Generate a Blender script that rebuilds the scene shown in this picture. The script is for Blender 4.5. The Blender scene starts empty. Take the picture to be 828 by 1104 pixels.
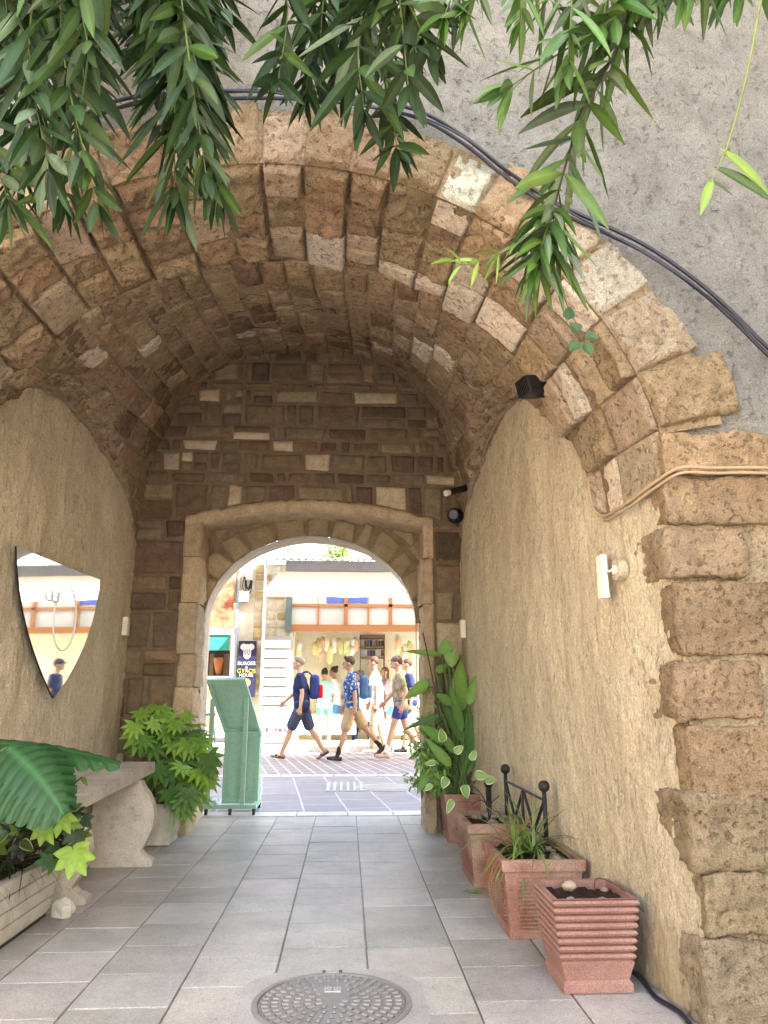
import bpy, bmesh, math, random
from mathutils import Vector, Matrix, noise
random.seed(7)
R=random.random
def U(a,b): return a+(b-a)*random.random()
S=bpy.context.scene; COL=S.collection
# ------------------------------------------------------------------ camera
F=797.;PITCH=math.atan(198/F);YAW=math.atan(39/F);H=1.08
cp,sp,cyw,syw=math.cos(PITCH),math.sin(PITCH),math.cos(YAW),math.sin(YAW)
def ray(x,y):
    u=(x-414)/F;v=(y-552)/F
    f=cp+v*sp;z=sp-v*cp
    return (u*cyw+f*syw,-u*syw+f*cyw,z)
def at(x,y,Y):
    r=ray(x,y);t=Y/r[1];return Vector((r[0]*t,Y,H+r[2]*t))
def ground(x,y,z0=0):
    r=ray(x,y);t=(z0-H)/r[2];return Vector((r[0]*t,r[1]*t,z0))
cam=bpy.data.cameras.new('camera');co=bpy.data.objects.new('camera',cam);COL.objects.link(co)
co.location=(0,0,H);co.rotation_euler=(math.pi/2+PITCH,0,-YAW)
cam.sensor_fit='VERTICAL';cam.sensor_height=24;cam.lens=F/1104*24;cam.clip_start=.05;cam.clip_end=500
S.camera=co
# ------------------------------------------------------------------ helpers
def new_mat(name):
    m=bpy.data.materials.new(name);m.use_nodes=True
    nt=m.node_tree;b=nt.nodes['Principled BSDF'];return m,nt,b
def nd(nt,t,**k):
    n=nt.nodes.new(t)
    for a,v in k.items():
        if a in n.inputs: n.inputs[a].default_value=v
        else: setattr(n,a,v)
    return n
def mat(name,col,rough=.8,var=.18,scale=8,bump=0,bscale=40,metal=0,spec=.3,stretch=(1,1,1),col2=None,pits=0,pscale=60,attr=False,trans=0,obj=False,coat=0):
    """general procedural material: noise-varied colour, noise bump, optional pits"""
    m,nt,b=new_mat(name);L=nt.links.new
    tc=nd(nt,'ShaderNodeTexCoord');mp=nd(nt,'ShaderNodeMapping');mp.inputs['Scale'].default_value=stretch
    L(tc.outputs['Object'],mp.inputs['Vector']);V=mp.outputs['Vector']
    n1=nd(nt,'ShaderNodeTexNoise',Scale=scale,Detail=8,Roughness=.65);L(V,n1.inputs['Vector'])
    if attr:
        a=nd(nt,'ShaderNodeAttribute',attribute_name='tone');base=a.outputs['Color']
    else:
        rgb=nd(nt,'ShaderNodeRGB');rgb.outputs[0].default_value=(*col,1);base=rgb.outputs[0]
    if col2:
        mx=nd(nt,'ShaderNodeMix',data_type='RGBA');rp=nd(nt,'ShaderNodeMapRange');rp.inputs[1].default_value=.42;rp.inputs[2].default_value=.62
        n0=nd(nt,'ShaderNodeTexNoise',Scale=scale*.35,Detail=6);L(V,n0.inputs['Vector']);L(n0.outputs['Fac'],rp.inputs[0])
        L(rp.outputs[0],mx.inputs[0]);L(base,mx.inputs[6]);mx.inputs[7].default_value=(*col2,1);base=mx.outputs[2]
    mr=nd(nt,'ShaderNodeMapRange');mr.inputs[1].default_value=.25;mr.inputs[2].default_value=.75;mr.inputs[3].default_value=1-var;mr.inputs[4].default_value=1+var
    L(n1.outputs['Fac'],mr.inputs[0])
    vm=nd(nt,'ShaderNodeVectorMath',operation='SCALE');L(base,vm.inputs[0]);L(mr.outputs[0],vm.inputs['Scale'])
    L(vm.outputs[0],b.inputs['Base Color'])
    b.inputs['Roughness'].default_value=rough;b.inputs['Metallic'].default_value=metal
    b.inputs['Specular IOR Level'].default_value=spec
    if coat: b.inputs['Coat Weight'].default_value=coat
    if bump:
        n2=nd(nt,'ShaderNodeTexNoise',Scale=bscale,Detail=8,Roughness=.7);L(V,n2.inputs['Vector'])
        h=n2.outputs['Fac']
        if pits:
            vo=nd(nt,'ShaderNodeTexNoise',Scale=pscale,Detail=4,Roughness=.6);L(V,vo.inputs['Vector'])
            pr=nd(nt,'ShaderNodeMapRange');pr.inputs[1].default_value=.55;pr.inputs[2].default_value=.68;pr.inputs[3].default_value=0;pr.inputs[4].default_value=-pits
            L(vo.outputs['Fac'],pr.inputs[0])
            nn=nd(nt,'ShaderNodeTexNoise',Scale=7,Detail=2);L(V,nn.inputs['Vector'])
            pm=nd(nt,'ShaderNodeMath',operation='MULTIPLY');L(pr.outputs[0],pm.inputs[0]);L(nn.outputs['Fac'],pm.inputs[1])
            ad=nd(nt,'ShaderNodeMath',operation='ADD');L(h,ad.inputs[0]);L(pm.outputs[0],ad.inputs[1]);h=ad.outputs[0]
        if pits:
            gr=nd(nt,'ShaderNodeTexNoise',Scale=170,Detail=5,Roughness=.8);L(V,gr.inputs['Vector'])
            g2=nd(nt,'ShaderNodeMapRange');g2.inputs[1].default_value=.3;g2.inputs[2].default_value=.7;g2.inputs[3].default_value=.5;g2.inputs[4].default_value=1.5;L(gr.outputs['Fac'],g2.inputs[0])
            ps=nd(nt,'ShaderNodeMapRange');ps.inputs[1].default_value=-1.2;ps.inputs[2].default_value=0;ps.inputs[3].default_value=.35;ps.inputs[4].default_value=1;L(pm.outputs[0],ps.inputs[0])
            mu=nd(nt,'ShaderNodeMath',operation='MULTIPLY');L(g2.outputs[0],mu.inputs[0]);L(ps.outputs[0],mu.inputs[1])
            v2=nd(nt,'ShaderNodeVectorMath',operation='SCALE');L(vm.outputs[0],v2.inputs[0]);L(mu.outputs[0],v2.inputs['Scale']);L(v2.outputs[0],b.inputs['Base Color'])
            a2=nd(nt,'ShaderNodeMath',operation='MULTIPLY_ADD');a2.inputs[1].default_value=.5;L(gr.outputs['Fac'],a2.inputs[0]);L(h,a2.inputs[2]);h=a2.outputs[0]
        bp=nd(nt,'ShaderNodeBump',Strength=1,Distance=bump);L(h,bp.inputs['Height']);L(bp.outputs[0],b.inputs['Normal'])
    if trans:
        tr=nd(nt,'ShaderNodeBsdfTranslucent');L(vm.outputs[0],tr.inputs['Color'])
        ms=nd(nt,'ShaderNodeMixShader');ms.inputs[0].default_value=trans
        out=[n for n in nt.nodes if n.type=='OUTPUT_MATERIAL'][0]
        L(b.outputs[0],ms.inputs[1]);L(tr.outputs[0],ms.inputs[2]);L(ms.outputs[0],out.inputs[0])
    return m
class MB:
    def __init__(s): s.v=[];s.f=[];s.c=[]
    def add(s,vs,fs,c=(1,1,1)):
        o=len(s.v);s.v+=[tuple(v) for v in vs];s.f+=[tuple(i+o for i in f) for f in fs]
        if c and not isinstance(c[0],(int,float)): s.c+=list(c)
        else: s.c+=[c]*len(vs)
    def box(s,x0,x1,y0,y1,z0,z1,c=(1,1,1),M=None):
        vs=[Vector((x,y,z)) for x in (x0,x1) for y in (y0,y1) for z in (z0,z1)]
        if M: vs=[M@v for v in vs]
        s.add(vs,[(0,1,3,2),(4,6,7,5),(0,4,5,1),(2,3,7,6),(0,2,6,4),(1,5,7,3)],c)
    def tube(s,pts,r,n=8,c=(1,1,1),cap=True):
        pts=[Vector(p) for p in pts];k=len(pts)
        rr=r if isinstance(r,(list,tuple)) else [r]*k
        up=None;vs=[]
        for i,p in enumerate(pts):
            t=(pts[min(i+1,k-1)]-pts[max(i-1,0)]).normalized()
            if up is None:
                up=Vector((0,0,1)) if abs(t.z)<.9 else Vector((1,0,0))
            a=t.cross(up).normalized();up=a.cross(t).normalized()
            for j in range(n):
                q=2*math.pi*j/n;vs.append(p+(a*math.cos(q)+up*math.sin(q))*rr[i])
        fs=[]
        for i in range(k-1):
            for j in range(n):
                fs.append((i*n+j,i*n+(j+1)%n,(i+1)*n+(j+1)%n,(i+1)*n+j))
        if cap: fs+= [tuple(range(n))[::-1],tuple((k-1)*n+j for j in range(n))]
        s.add(vs,fs,c)
    def ball(s,c0,rx,ry=None,rz=None,n=12,m=8,c=(1,1,1),M=None,nz=0):
        ry=ry or rx;rz=rz or rx;c0=Vector(c0);vs=[];fs=[]
        for i in range(m+1):
            th=math.pi*i/m
            for j in range(n):
                q=2*math.pi*j/n;v=Vector((math.sin(th)*math.cos(q),math.sin(th)*math.sin(q),math.cos(th)))
                k=1+(nz*noise.noise((c0+v)*3.1+Vector((c0.x*40,0,0))) if nz else 0)
                v=Vector((v.x*rx*k,v.y*ry*k,v.z*rz*k))
                if M: v=M@v
                vs.append(c0+v)
        for i in range(m):
            for j in range(n): fs.append((i*n+j,(i+1)*n+j,(i+1)*n+(j+1)%n,i*n+(j+1)%n))
        s.add(vs,fs,c)
    def build(s,name,m,parent=None,smooth=False,loc=None,merge=False):
        me=bpy.data.meshes.new(name);me.from_pydata(s.v,[],s.f)
        ca=me.color_attributes.new('tone','FLOAT_COLOR','POINT')
        buf=[]
        for c in s.c: buf+=[c[0],c[1],c[2],1.]
        ca.data.foreach_set('color',buf)
        if merge:
            bm=bmesh.new();bm.from_mesh(me);bmesh.ops.remove_doubles(bm,verts=bm.verts,dist=1e-5)
            bmesh.ops.recalc_face_normals(bm,faces=bm.faces);bm.to_mesh(me);bm.free()
        if smooth: me.polygons.foreach_set('use_smooth',[True]*len(me.polygons))
        me.materials.append(m);me.update()
        o=bpy.data.objects.new(name,me);COL.objects.link(o)
        if parent is not None:
            o.parent=parent;o.matrix_parent_inverse=Matrix.Identity(4)
            if parent.type=='EMPTY' or True:
                # vertices are given in world space: shift into the parent's frame
                if not s.__dict__.get('local'):
                    o.matrix_basis=wm(parent).inverted()
        return o
def wm(o):
    M=Matrix.LocRotScale(o.location,o.rotation_euler,o.scale) if o.parent is None else wm(o.parent)@o.matrix_basis
    return M
def tag(o,label=None,cat=None,group=None,kind=None):
    if label:o['label']=label
    if cat:o['category']=cat
    if group:o['group']=group
    if kind:o['kind']=kind
    return o
def thing(name,label,cat,loc=(0,0,0),rz=0,group=None):
    o=bpy.data.objects.new(name,None);COL.objects.link(o);o.location=loc;o.rotation_euler=(0,0,rz);o.empty_display_size=.1
    return tag(o,label,cat,group)
def bevelbox(mb,x0,x1,y0,y1,z0,z1,b=.01,c=(1,1,1),M=None,seg=1,dis=0,res=None,seed=0):
    """box with rounded edges (radius b); optional surface noise"""
    sx,sy,sz=x1-x0,y1-y0,z1-z0
    b=min(b,sx*.49,sy*.49,sz*.49)
    def ticks(a,L):
        n=max(1,int(L/res)) if res else 1
        inner=[b+(L-2*b)*i/n for i in range(n+1)]
        return [a]+[a+b*.35]*(seg>1)+[a+t for t in inner]+[a+L-b*.35]*(seg>1)+[a+L]
    X,Y,Z=ticks(x0,sx),ticks(y0,sy),ticks(z0,sz)
    cx=(x0+x1)/2;idx={};vs=[];fs=[]
    def P(i,j,k):
        key=(i,j,k)
        if key in idx: return idx[key]
        p=Vector((X[i],Y[j],Z[k]))
        q=Vector((min(max(p.x,x0+b),x1-b),min(max(p.y,y0+b),y1-b),min(max(p.z,z0+b),z1-b)))
        d=p-q
        if d.length>1e-9:
            nn=d.normalized();p=q+nn*b
        if dis:
            o=Vector((seed*3.7,seed*1.3,0))
            w=noise.fractal(p*6+o,1.,2.,4)*dis+noise.fractal(p*35+o,1.,2.,3)*dis*.35
            c_=Vector((cx,(y0+y1)/2,(z0+z1)/2));dd=(p-q) if (p-q).length>1e-9 else (p-c_)
            p=p+dd.normalized()*w
        if M: p=M@p
        idx[key]=len(vs);vs.append(p);return idx[key]
    nx,ny,nz=len(X)-1,len(Y)-1,len(Z)-1
    for i in range(nx):
        for j in range(ny):
            fs.append((P(i,j,0),P(i,j+1,0),P(i+1,j+1,0),P(i+1,j,0)));fs.append((P(i,j,nz),P(i+1,j,nz),P(i+1,j+1,nz),P(i,j+1,nz)))
    for i in range(nx):
        for k in range(nz):
            fs.append((P(i,0,k),P(i+1,0,k),P(i+1,0,k+1),P(i,0,k+1)));fs.append((P(i,ny,k),P(i,ny,k+1),P(i+1,ny,k+1),P(i+1,ny,k)))
    for j in range(ny):
        for k in range(nz):
            fs.append((P(0,j,k),P(0,j,k+1),P(0,j+1,k+1),P(0,j+1,k)));fs.append((P(nx,j,k),P(nx,j+1,k),P(nx,j+1,k+1),P(nx,j,k+1)))
    mb.add(vs,fs,c)
def lerp(a,b,t): return a+(b-a)*t
def interp(tab,x):
    if x<=tab[0][0]: return tab[0][1]
    for (a,va),(b,vb) in zip(tab,tab[1:]):
        if x<=b: return lerp(va,vb,(x-a)/(b-a))
    return tab[-1][1]
def smoothtab(tab,x,w=.12):
    return sum(interp(tab,x+d*w) for d in (-1,-.5,0,.5,1))/5
def spline(pts,n=8):
    pts=[Vector(p) for p in pts];out=[]
    P=[pts[0]*2-pts[1]]+pts+[pts[-1]*2-pts[-2]]
    for i in range(1,len(P)-2):
        for k in range(n):
            t=k/n;a,b,c,d=P[i-1],P[i],P[i+1],P[i+2]
            out.append(.5*((2*b)+(c-a)*t+(2*a-5*b+4*c-d)*t*t+(3*b-a-3*c+d)*t**3))
    out.append(pts[-1]);return out
# ------------------------------------------------------------------ materials
M={}
M['stone']=mat('coarse_sandstone',(.4,.3,.2),.95,.3,14,.016,75,attr=True,pits=1.3,pscale=42,spec=.1)
M['stone_far']=mat('rubble_stone',(.3,.2,.15),.95,.25,10,.008,45,attr=True,pits=.7,pscale=50,spec=.1)
M['plaster']=mat('trowelled_plaster',(.70,.595,.44),.93,.18,4,.018,44,stretch=(1,1,.5),col2=(.62,.52,.375),spec=.12,pits=.8,pscale=40)
def add_stain(m,col,top):
    # damp, grimy band at the foot of the wall with a ragged upper edge
    nt=m.node_tree;L=nt.links.new;b=nt.nodes['Principled BSDF'];src=b.inputs['Base Color'].links[0].from_socket
    tc=nd(nt,'ShaderNodeTexCoord');sx=nd(nt,'ShaderNodeSeparateXYZ');L(tc.outputs['Object'],sx.inputs[0])
    n=nd(nt,'ShaderNodeTexNoise',Scale=2.6,Detail=9,Roughness=.7);L(tc.outputs['Object'],n.inputs['Vector'])
    a=nd(nt,'ShaderNodeMath',operation='MULTIPLY_ADD');a.inputs[1].default_value=1.1;a.inputs[2].default_value=top-.55;L(n.outputs['Fac'],a.inputs[0])
    d=nd(nt,'ShaderNodeMath',operation='SUBTRACT');L(a.outputs[0],d.inputs[0]);L(sx.outputs['Z'],d.inputs[1])
    mr=nd(nt,'ShaderNodeMapRange');mr.inputs[1].default_value=0;mr.inputs[2].default_value=.16;mr.inputs[4].default_value=.6;L(d.outputs[0],mr.inputs[0])
    mx=nd(nt,'ShaderNodeMix',data_type='RGBA');L(mr.outputs[0],mx.inputs[0]);L(src,mx.inputs[6]);mx.inputs[7].default_value=(*col,1);L(mx.outputs[2],b.inputs['Base Color'])
add_stain(M['plaster'],(.40,.31,.20),.30)
M['grey_render']=mat('grey_cement_render',(.38,.365,.335),.95,.25,6,.03,55,col2=(.38,.36,.325),spec=.1,pits=1.,pscale=30)
M['cream_render']=mat('cream_render',(.55,.47,.32),.93,.15,6,.015,40,spec=.1)
M['tile']=mat('stone_paving',(.3,.3,.3),.42,.28,3.2,.0018,120,attr=True,spec=.45,pits=.5,pscale=22)
M['terracotta']=mat('terracotta_plastic',(.285,.15,.125),.65,.14,7,.0015,60,col2=(.34,.195,.16),spec=.25,pits=.35,pscale=14)
M['terracotta_old']=mat('dusty_terracotta',(.29,.145,.11),.85,.25,10,.003,60,col2=(.37,.25,.19),spec=.15,pits=.6,pscale=16)
M['soil']=mat('potting_soil',(.05,.03,.022),.95,.5,40,.03,60,spec=.1)
M['pebble']=mat('pebble',(.3,.26,.2),.8,.25,20,.003,60,attr=True)
M['white_stone']=mat('weathered_white_concrete',(.52,.5,.44),.9,.25,9,.004,50,col2=(.34,.31,.26),spec=.15)
M['bench']=mat('cast_stone',(.44,.39,.32),.85,.25,7,.004,60,col2=(.53,.49,.42),spec=.2,pits=.7,pscale=20)
M['iron']=mat('black_iron',(.02,.018,.018),.6,.3,20,.002,90,spec=.4)
M['black']=mat('black_plastic',(.012,.012,.014),.45,.1,20,spec=.4)
M['whiteplastic']=mat('white_plastic',(.75,.72,.64),.5,.05,8,spec=.4)
M['cable_brown']=mat('painted_cable',(.36,.26,.17),.7,.15,10)
M['cable_blue']=mat('black_pipe',(.012,.014,.03),.35,.1,10,spec=.5)
M['green']=mat('sage_painted_wood',(.27,.45,.345),.55,.10,5,.0008,60,spec=.3,pits=.2,pscale=12)
M['leaf']=mat('leaf',(.1,.2,.05),.42,.15,20,attr=True,trans=.2,spec=.32)
M['leaf_dark']=mat('oleander_leaf',(.1,.2,.05),.5,.18,20,attr=True,trans=.16,spec=.22)
M['leaf_gloss']=mat('glossy_leaf',(.1,.2,.05),.42,.15,14,attr=True,trans=.15,spec=.3)
M['stem']=mat('stem_bark',(.07,.05,.03),.8,.3,30,attr=True)
M['bark']=mat('tree_bark',(.12,.09,.06),.9,.3,12,.01,30)
M['street']=None
def brick_mat(name,c1,c2,mort,sx,sy,msize,rot=0,rough=.6,bump=.006,squash=1):
    m,nt,b=new_mat(name);L=nt.links.new
    tc=nd(nt,'ShaderNodeTexCoord');mp=nd(nt,'ShaderNodeMapping');mp.inputs['Rotation'].default_value=(0,0,rot)
    L(tc.outputs['Object'],mp.inputs['Vector'])
    nz=nd(nt,'ShaderNodeTexNoise',Scale=3,Detail=3);L(mp.outputs[0],nz.inputs['Vector'])
    ds=nd(nt,'ShaderNodeVectorMath',operation='MULTIPLY_ADD');ds.inputs[1].default_value=(.03,.03,0);L(nz.outputs['Color'],ds.inputs[0]);L(mp.outputs[0],ds.inputs[2])
    bt=nd(nt,'ShaderNodeTexBrick');L(ds.outputs[0],bt.inputs['Vector'])
    bt.inputs['Color1'].default_value=(*c1,1);bt.inputs['Color2'].default_value=(*c2,1);bt.inputs['Mortar'].default_value=(*mort,1)
    bt.inputs['Scale'].default_value=1;bt.inputs['Mortar Size'].default_value=msize;bt.inputs['Mortar Smooth'].default_value=.2
    bt.inputs['Brick Width'].default_value=sx;bt.inputs['Row Height'].default_value=sy
    n1=nd(nt,'ShaderNodeTexNoise',Scale=5,Detail=8,Roughness=.7);L(tc.outputs['Object'],n1.inputs['Vector'])
    mr=nd(nt,'ShaderNodeMapRange');mr.inputs[3].default_value=.6;mr.inputs[4].default_value=1.4;L(n1.outputs['Fac'],mr.inputs[0])
    vm=nd(nt,'ShaderNodeVectorMath',operation='SCALE');L(bt.outputs['Color'],vm.inputs[0]);L(mr.outputs[0],vm.inputs['Scale'])
    L(vm.outputs[0],b.inputs['Base Color']);b.inputs['Roughness'].default_value=rough
    bp=nd(nt,'ShaderNodeBump',Strength=.6,Distance=bump);L(bt.outputs['Fac'],bp.inputs['Height']);bp.invert=True;L(bp.outputs[0],b.inputs['Normal'])
    return m
# ------------------------------------------------------------------ tunnel geometry
Y0,Y1=2.75,6.4
XR=[(2.75,1.27),(3.05,1.215),(3.3,1.19),(6.4,1.02),(7,1.0)]
XL=[(2.75,-1.97),(3.3,-1.93),(6.4,-1.87),(7,-1.86)]
ZR=[(2.75,1.86),(3.26,1.86),(3.43,2.24),(3.77,2.62),(4.05,2.82),(4.34,2.92),(4.65,2.98),(4.89,2.99),(5.25,2.94),(5.62,2.81),(5.9,2.70),(6.17,2.54),(6.4,2.2)]
ZL=[(2.75,1.86),(3.2,1.86),(3.4,2.25),(3.7,2.6),(3.9,2.74),(4.22,2.88),(4.62,2.95),(5.12,2.93),(5.6,2.82),(6.05,2.66),(6.4,2.32)]
ZC=[(2.75,3.31),(3.5,3.30),(6.4,4.25)]
EX=[(2.75,2.0),(3.5,2.05),(5,2.3),(6.4,2.75)]
XC=-.31
NT=220
def section(y):
    xr,xl=interp(XR,y),interp(XL,y);zr=zl=1.86;zc=smoothtab(ZC,y,.25);e=interp(EX,y)
    lr,ll=smoothtab(ZR,y,.04),smoothtab(ZL,y,.04)
    P=[]
    for i in range(NT+1):
        f=math.pi*i/NT;c,s_=math.cos(f),math.sin(f)
        xx,zz=(xr,zr) if c>=0 else (xl,zl)
        P.append((XC+(abs(xx-XC))*(1 if c>=0 else -1)*abs(c)**(2/e),zz+(zc-zz)*max(s_,0)**(2/e)))
    d=[0]
    for a,b in zip(P,P[1:]): d.append(d[-1]+math.hypot(b[0]-a[0],b[1]-a[1]))
    out=[];k=0
    NA=160
    def lift(x,z):
        wz=(lr+.38*(xr-x)) if x>XC else (ll+.38*(x-xl))
        if (lr if x>XC else ll)<=1.861: return z
        return max(z,wz) if wz>z else z
    for i in range(NA+1):
        t=d[-1]*i/NA
        while k<NT-1 and d[k+1]<t: k+=1
        w=(t-d[k])/max(d[k+1]-d[k],1e-9);x_=lerp(P[k][0],P[k+1][0],w);out.append(Vector((x_,0,lift(x_,lerp(P[k][1],P[k+1][1],w)))))
    return out,d[-1]
NY=74
SEC=[];SL=[]
for i in range(NY+1):
    y=Y0+(Y1-Y0)*i/NY
    s_,l_=section(y)
    for p in s_: p.y=y
    SEC.append(s_);SL.append(l_)
def vault(a,y):
    a=min(max(a,0),1);fy=(min(max(y,Y0),Y1)-Y0)/(Y1-Y0)*NY;j=min(int(fy),NY-1);wy=fy-j
    fa=a*160;i=min(int(fa),159);wa=fa-i
    p=SEC[j][i].lerp(SEC[j][i+1],wa);q=SEC[j+1][i].lerp(SEC[j+1][i+1],wa)
    return p.lerp(q,wy)
def normal(fn,a,b,ea,eb,ref):
    n=(fn(a+ea,b)-fn(a-ea,b)).cross(fn(a,b+eb)-fn(a,b-eb))
    if n.length<1e-12: return ref(fn(a,b))
    n.normalize();r=ref(fn(a,b))
    return n if n.dot(r)>0 else -n
VREF=lambda p: (Vector((XC,p.y,1.9))-p).normalized()
def vn(a,y): return normal(vault,min(max(a,.02),.98),min(max(y,Y0+.02),Y1-.02),.012,.03,VREF)
def stone(mb,fn,nf,quad,h,tone,res=.03,rnd=.03,rough=.006,base=-.012,freq=14,tilt=.012,seed=None):
    """one stone: a rounded, roughened patch raised from the surface fn over the parameter quad"""
    c=[fn(*q) for q in quad]
    w=((c[1]-c[0]).length+(c[2]-c[3]).length)/2;l=((c[3]-c[0]).length+(c[2]-c[1]).length)/2
    if w<.02 or l<.02: return
    nu=max(3,min(30,int(w/res)));nv=max(3,min(30,int(l/res)))
    us=[0,min(.25,.4*rnd/w)]+[(i+1)/(nu) for i in range(nu-1)]+[1-min(.25,.4*rnd/w),1];us=sorted(us)
    vs_=[0,min(.25,.4*rnd/l)]+[(i+1)/(nv) for i in range(nv-1)]+[1-min(.25,.4*rnd/l),1];vs_=sorted(vs_)
    so=Vector((R()*50,R()*50,R()*50));tu,tv=U(-tilt,tilt),U(-tilt,tilt)
    V=[];Fc=[];C=[]
    n0=nf(*[sum(q[k] for q in quad)/4 for k in (0,1)])
    jit=.18*min(w,l)
    for u in us:
        for v in vs_:
            wob=noise.noise(Vector((u*2.5,v*2.5,so.x)))*.12;wob2=noise.noise(Vector((u*2.5,v*2.5,so.y)))*.12
            e=u*(1-u)*v*(1-v)*0
            uu=u;vv=v
            a=(quad[0][0]*(1-uu)+quad[1][0]*uu)*(1-vv)+(quad[3][0]*(1-uu)+quad[2][0]*uu)*vv
            b=(quad[0][1]*(1-uu)+quad[1][1]*uu)*(1-vv)+(quad[3][1]*(1-uu)+quad[2][1]*uu)*vv
            p=fn(a,b);n=nf(a,b) if w*l>.02 else n0
            du=min(u,1-u)*w;dv=min(v,1-v)*l
            edge=noise.noise(p*22+so)*.35
            fu=1-(1-min(1,du/rnd))**2.2;fv=1-(1-min(1,dv/rnd))**2.2
            pr=min(fu,fv)*.5+fu*fv*.5
            if du<1e-6 or dv<1e-6: pr=0
            hh=base+(h-base)*pr*(1+edge*.3)+rough*pr*noise.fractal(p*freq+so,1.,2.,4)+pr*(tu*(u-.5)+tv*(v-.5))
            V.append(p+n*hh)
            k=1-.12*(1-pr);C.append((tone[0],tone[1],tone[2]))
    m_=len(vs_)
    for i in range(len(us)-1):
        for j in range(m_-1): Fc.append((i*m_+j,(i+1)*m_+j,(i+1)*m_+j+1,i*m_+j+1))
    mb.add(V,Fc,C)
def bed(mb,fn,nf,a0,a1,b0,b1,na,nb,tone,off=0,rough=.006):
    V=[];Fc=[]
    for i in range(na+1):
        for j in range(nb+1):
            a=lerp(a0,a1,i/na);b=lerp(b0,b1,j/nb);p=fn(a,b)
            V.append(p+nf(a,b)*(off+rough*noise.fractal(p*20,1.,2.,3)))
    for i in range(na):
        for j in range(nb): Fc.append((i*(nb+1)+j,(i+1)*(nb+1)+j,(i+1)*(nb+1)+j+1,i*(nb+1)+j+1))
    mb.add(V,Fc,tone)
def vary(c,k=.2,hue=.035):
    f=1+U(-k,k);return (c[0]*f*(1+U(-hue,hue)),c[1]*f,c[2]*f*(1+U(-hue,hue)))
BROWN=(.33,.225,.145);OCHRE=(.37,.27,.17);DARK=(.225,.148,.098);PALE=(.66,.56,.46);SMOOTH=(.44,.34,.245);MORT=(.42,.31,.20)
def vtone(y=4):
    r=R()
    if r<.06: return vary(PALE,.12)
    if r<.16: return vary(SMOOTH,.15)
    if r<.45: return vary(OCHRE,.2)
    if r<.8: return vary(BROWN,.2)
    return vary(DARK,.15)
# --- front ring voussoirs: shared band edges for soffit and face
bands=[0];
while bands[-1]<1: bands.append(bands[-1]+(U(.05,.066) if bands[-1]<.24 else U(.036,.056)))
bands[-1]=1 if 1-bands[-2]>.03 else bands[-1];bands=[b/bands[-1] for b in bands]
# ---------------- vault
mb=MB()
bed(mb,vault,vn,0,1,Y0-.008,3.5,160,30,(.26,.185,.12),off=.002,rough=.008)
bed(mb,vault,vn,0,1,3.5,Y1,160,90,(.39,.295,.205),off=.007,rough=.012)
ring_tone=[]
for i in range(len(bands)-1):
    a0,a1=bands[i],bands[i+1]
    g=.0009
    ys=[Y0,Y0+U(.16,.34)]
    while ys[-1]<3.42: ys.append(ys[-1]+U(.13,.34))
    ys[-1]=3.5+U(-.05,.06)
    tones=[]
    for j in range(len(ys)-1):
        am=(a0+a1)/2
        r=R();t=vary(OCHRE,.18) if r<.45 else vary(BROWN,.2) if r<.75 else vary(SMOOTH,.12) if r<.93 else vary(PALE,.1)
        if am<.30 and r>.25: t=vary(SMOOTH if R()<.5 else PALE,.15)
        if am>.8 and r>.6: t=vary(SMOOTH,.15)
        tones.append(t)
        sm=t[0]>.38 and t[2]>.2
        q=[(a0+g,ys[j]+.006),(a1-g,ys[j]+.006+(U(-.004,.004))),(a1-g,ys[j+1]-.006),(a0+g,ys[j+1]-.006)]
        stone(mb,vault,vn,q,U(.008,.045),t,res=.012,rnd=.008 if sm else .016,rough=.004 if sm else .024,freq=15,tilt=.03,base=-.004)
    ring_tone.append(tones[0])
# inner courses run along the depth
a=0.0;edges=[0]
while edges[-1]<1: edges.append(edges[-1]+U(.024,.038))
edges=[e/edges[-1] for e in edges]
def band_web(a0,a1): return 0
for i in range(len(edges)-1):
    a0,a1=edges[i],edges[i+1];y=3.5+U(-.02,.02)
    while y<Y1-.01:
        web=band_web(a0,a1)
        am=(a0+a1)/2;pz=vault(am,y);web=(pz.z-((smoothtab(ZR,y,.04)) if am<.5 else smoothtab(ZL,y,.04)))<.36*abs(pz.x-(interp(XR,y) if am<.5 else interp(XL,y)))+.02 and y>3.5 and (am<.3 or am>.7)
        L=U(.05,.10) if web else U(.24,.50)
        y2=min(y+L,Y1)
        if Y1-y2<.06:y2=Y1
        g=.0009;j1,j2=U(-.0015,.0015),U(-.0015,.0015)
        b0,b1=a0,a1
        sk=U(-.012,.012)
        t=vtone(y) if not web else vary(BROWN if R()<.6 else SMOOTH,.2)
        stone(mb,vault,vn,[(b0+g+j1,y+.006),(b1-g+j1,y+.006+sk),(b1-g+j2,y2-.006+sk),(b0+g+j2,y2-.006)],U(.006,.028),t,res=.02,rnd=.012,rough=.016,freq=16,tilt=.02,base=-.002)
        y=y2
    # merged cells appear as larger stones through the jitter above
vo=mb.build('stone_vault',M['stone'],smooth=True)
tag(vo,'rising barrel vault of brown sandstone blocks with a few pale stones, over the passage','vault')
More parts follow.
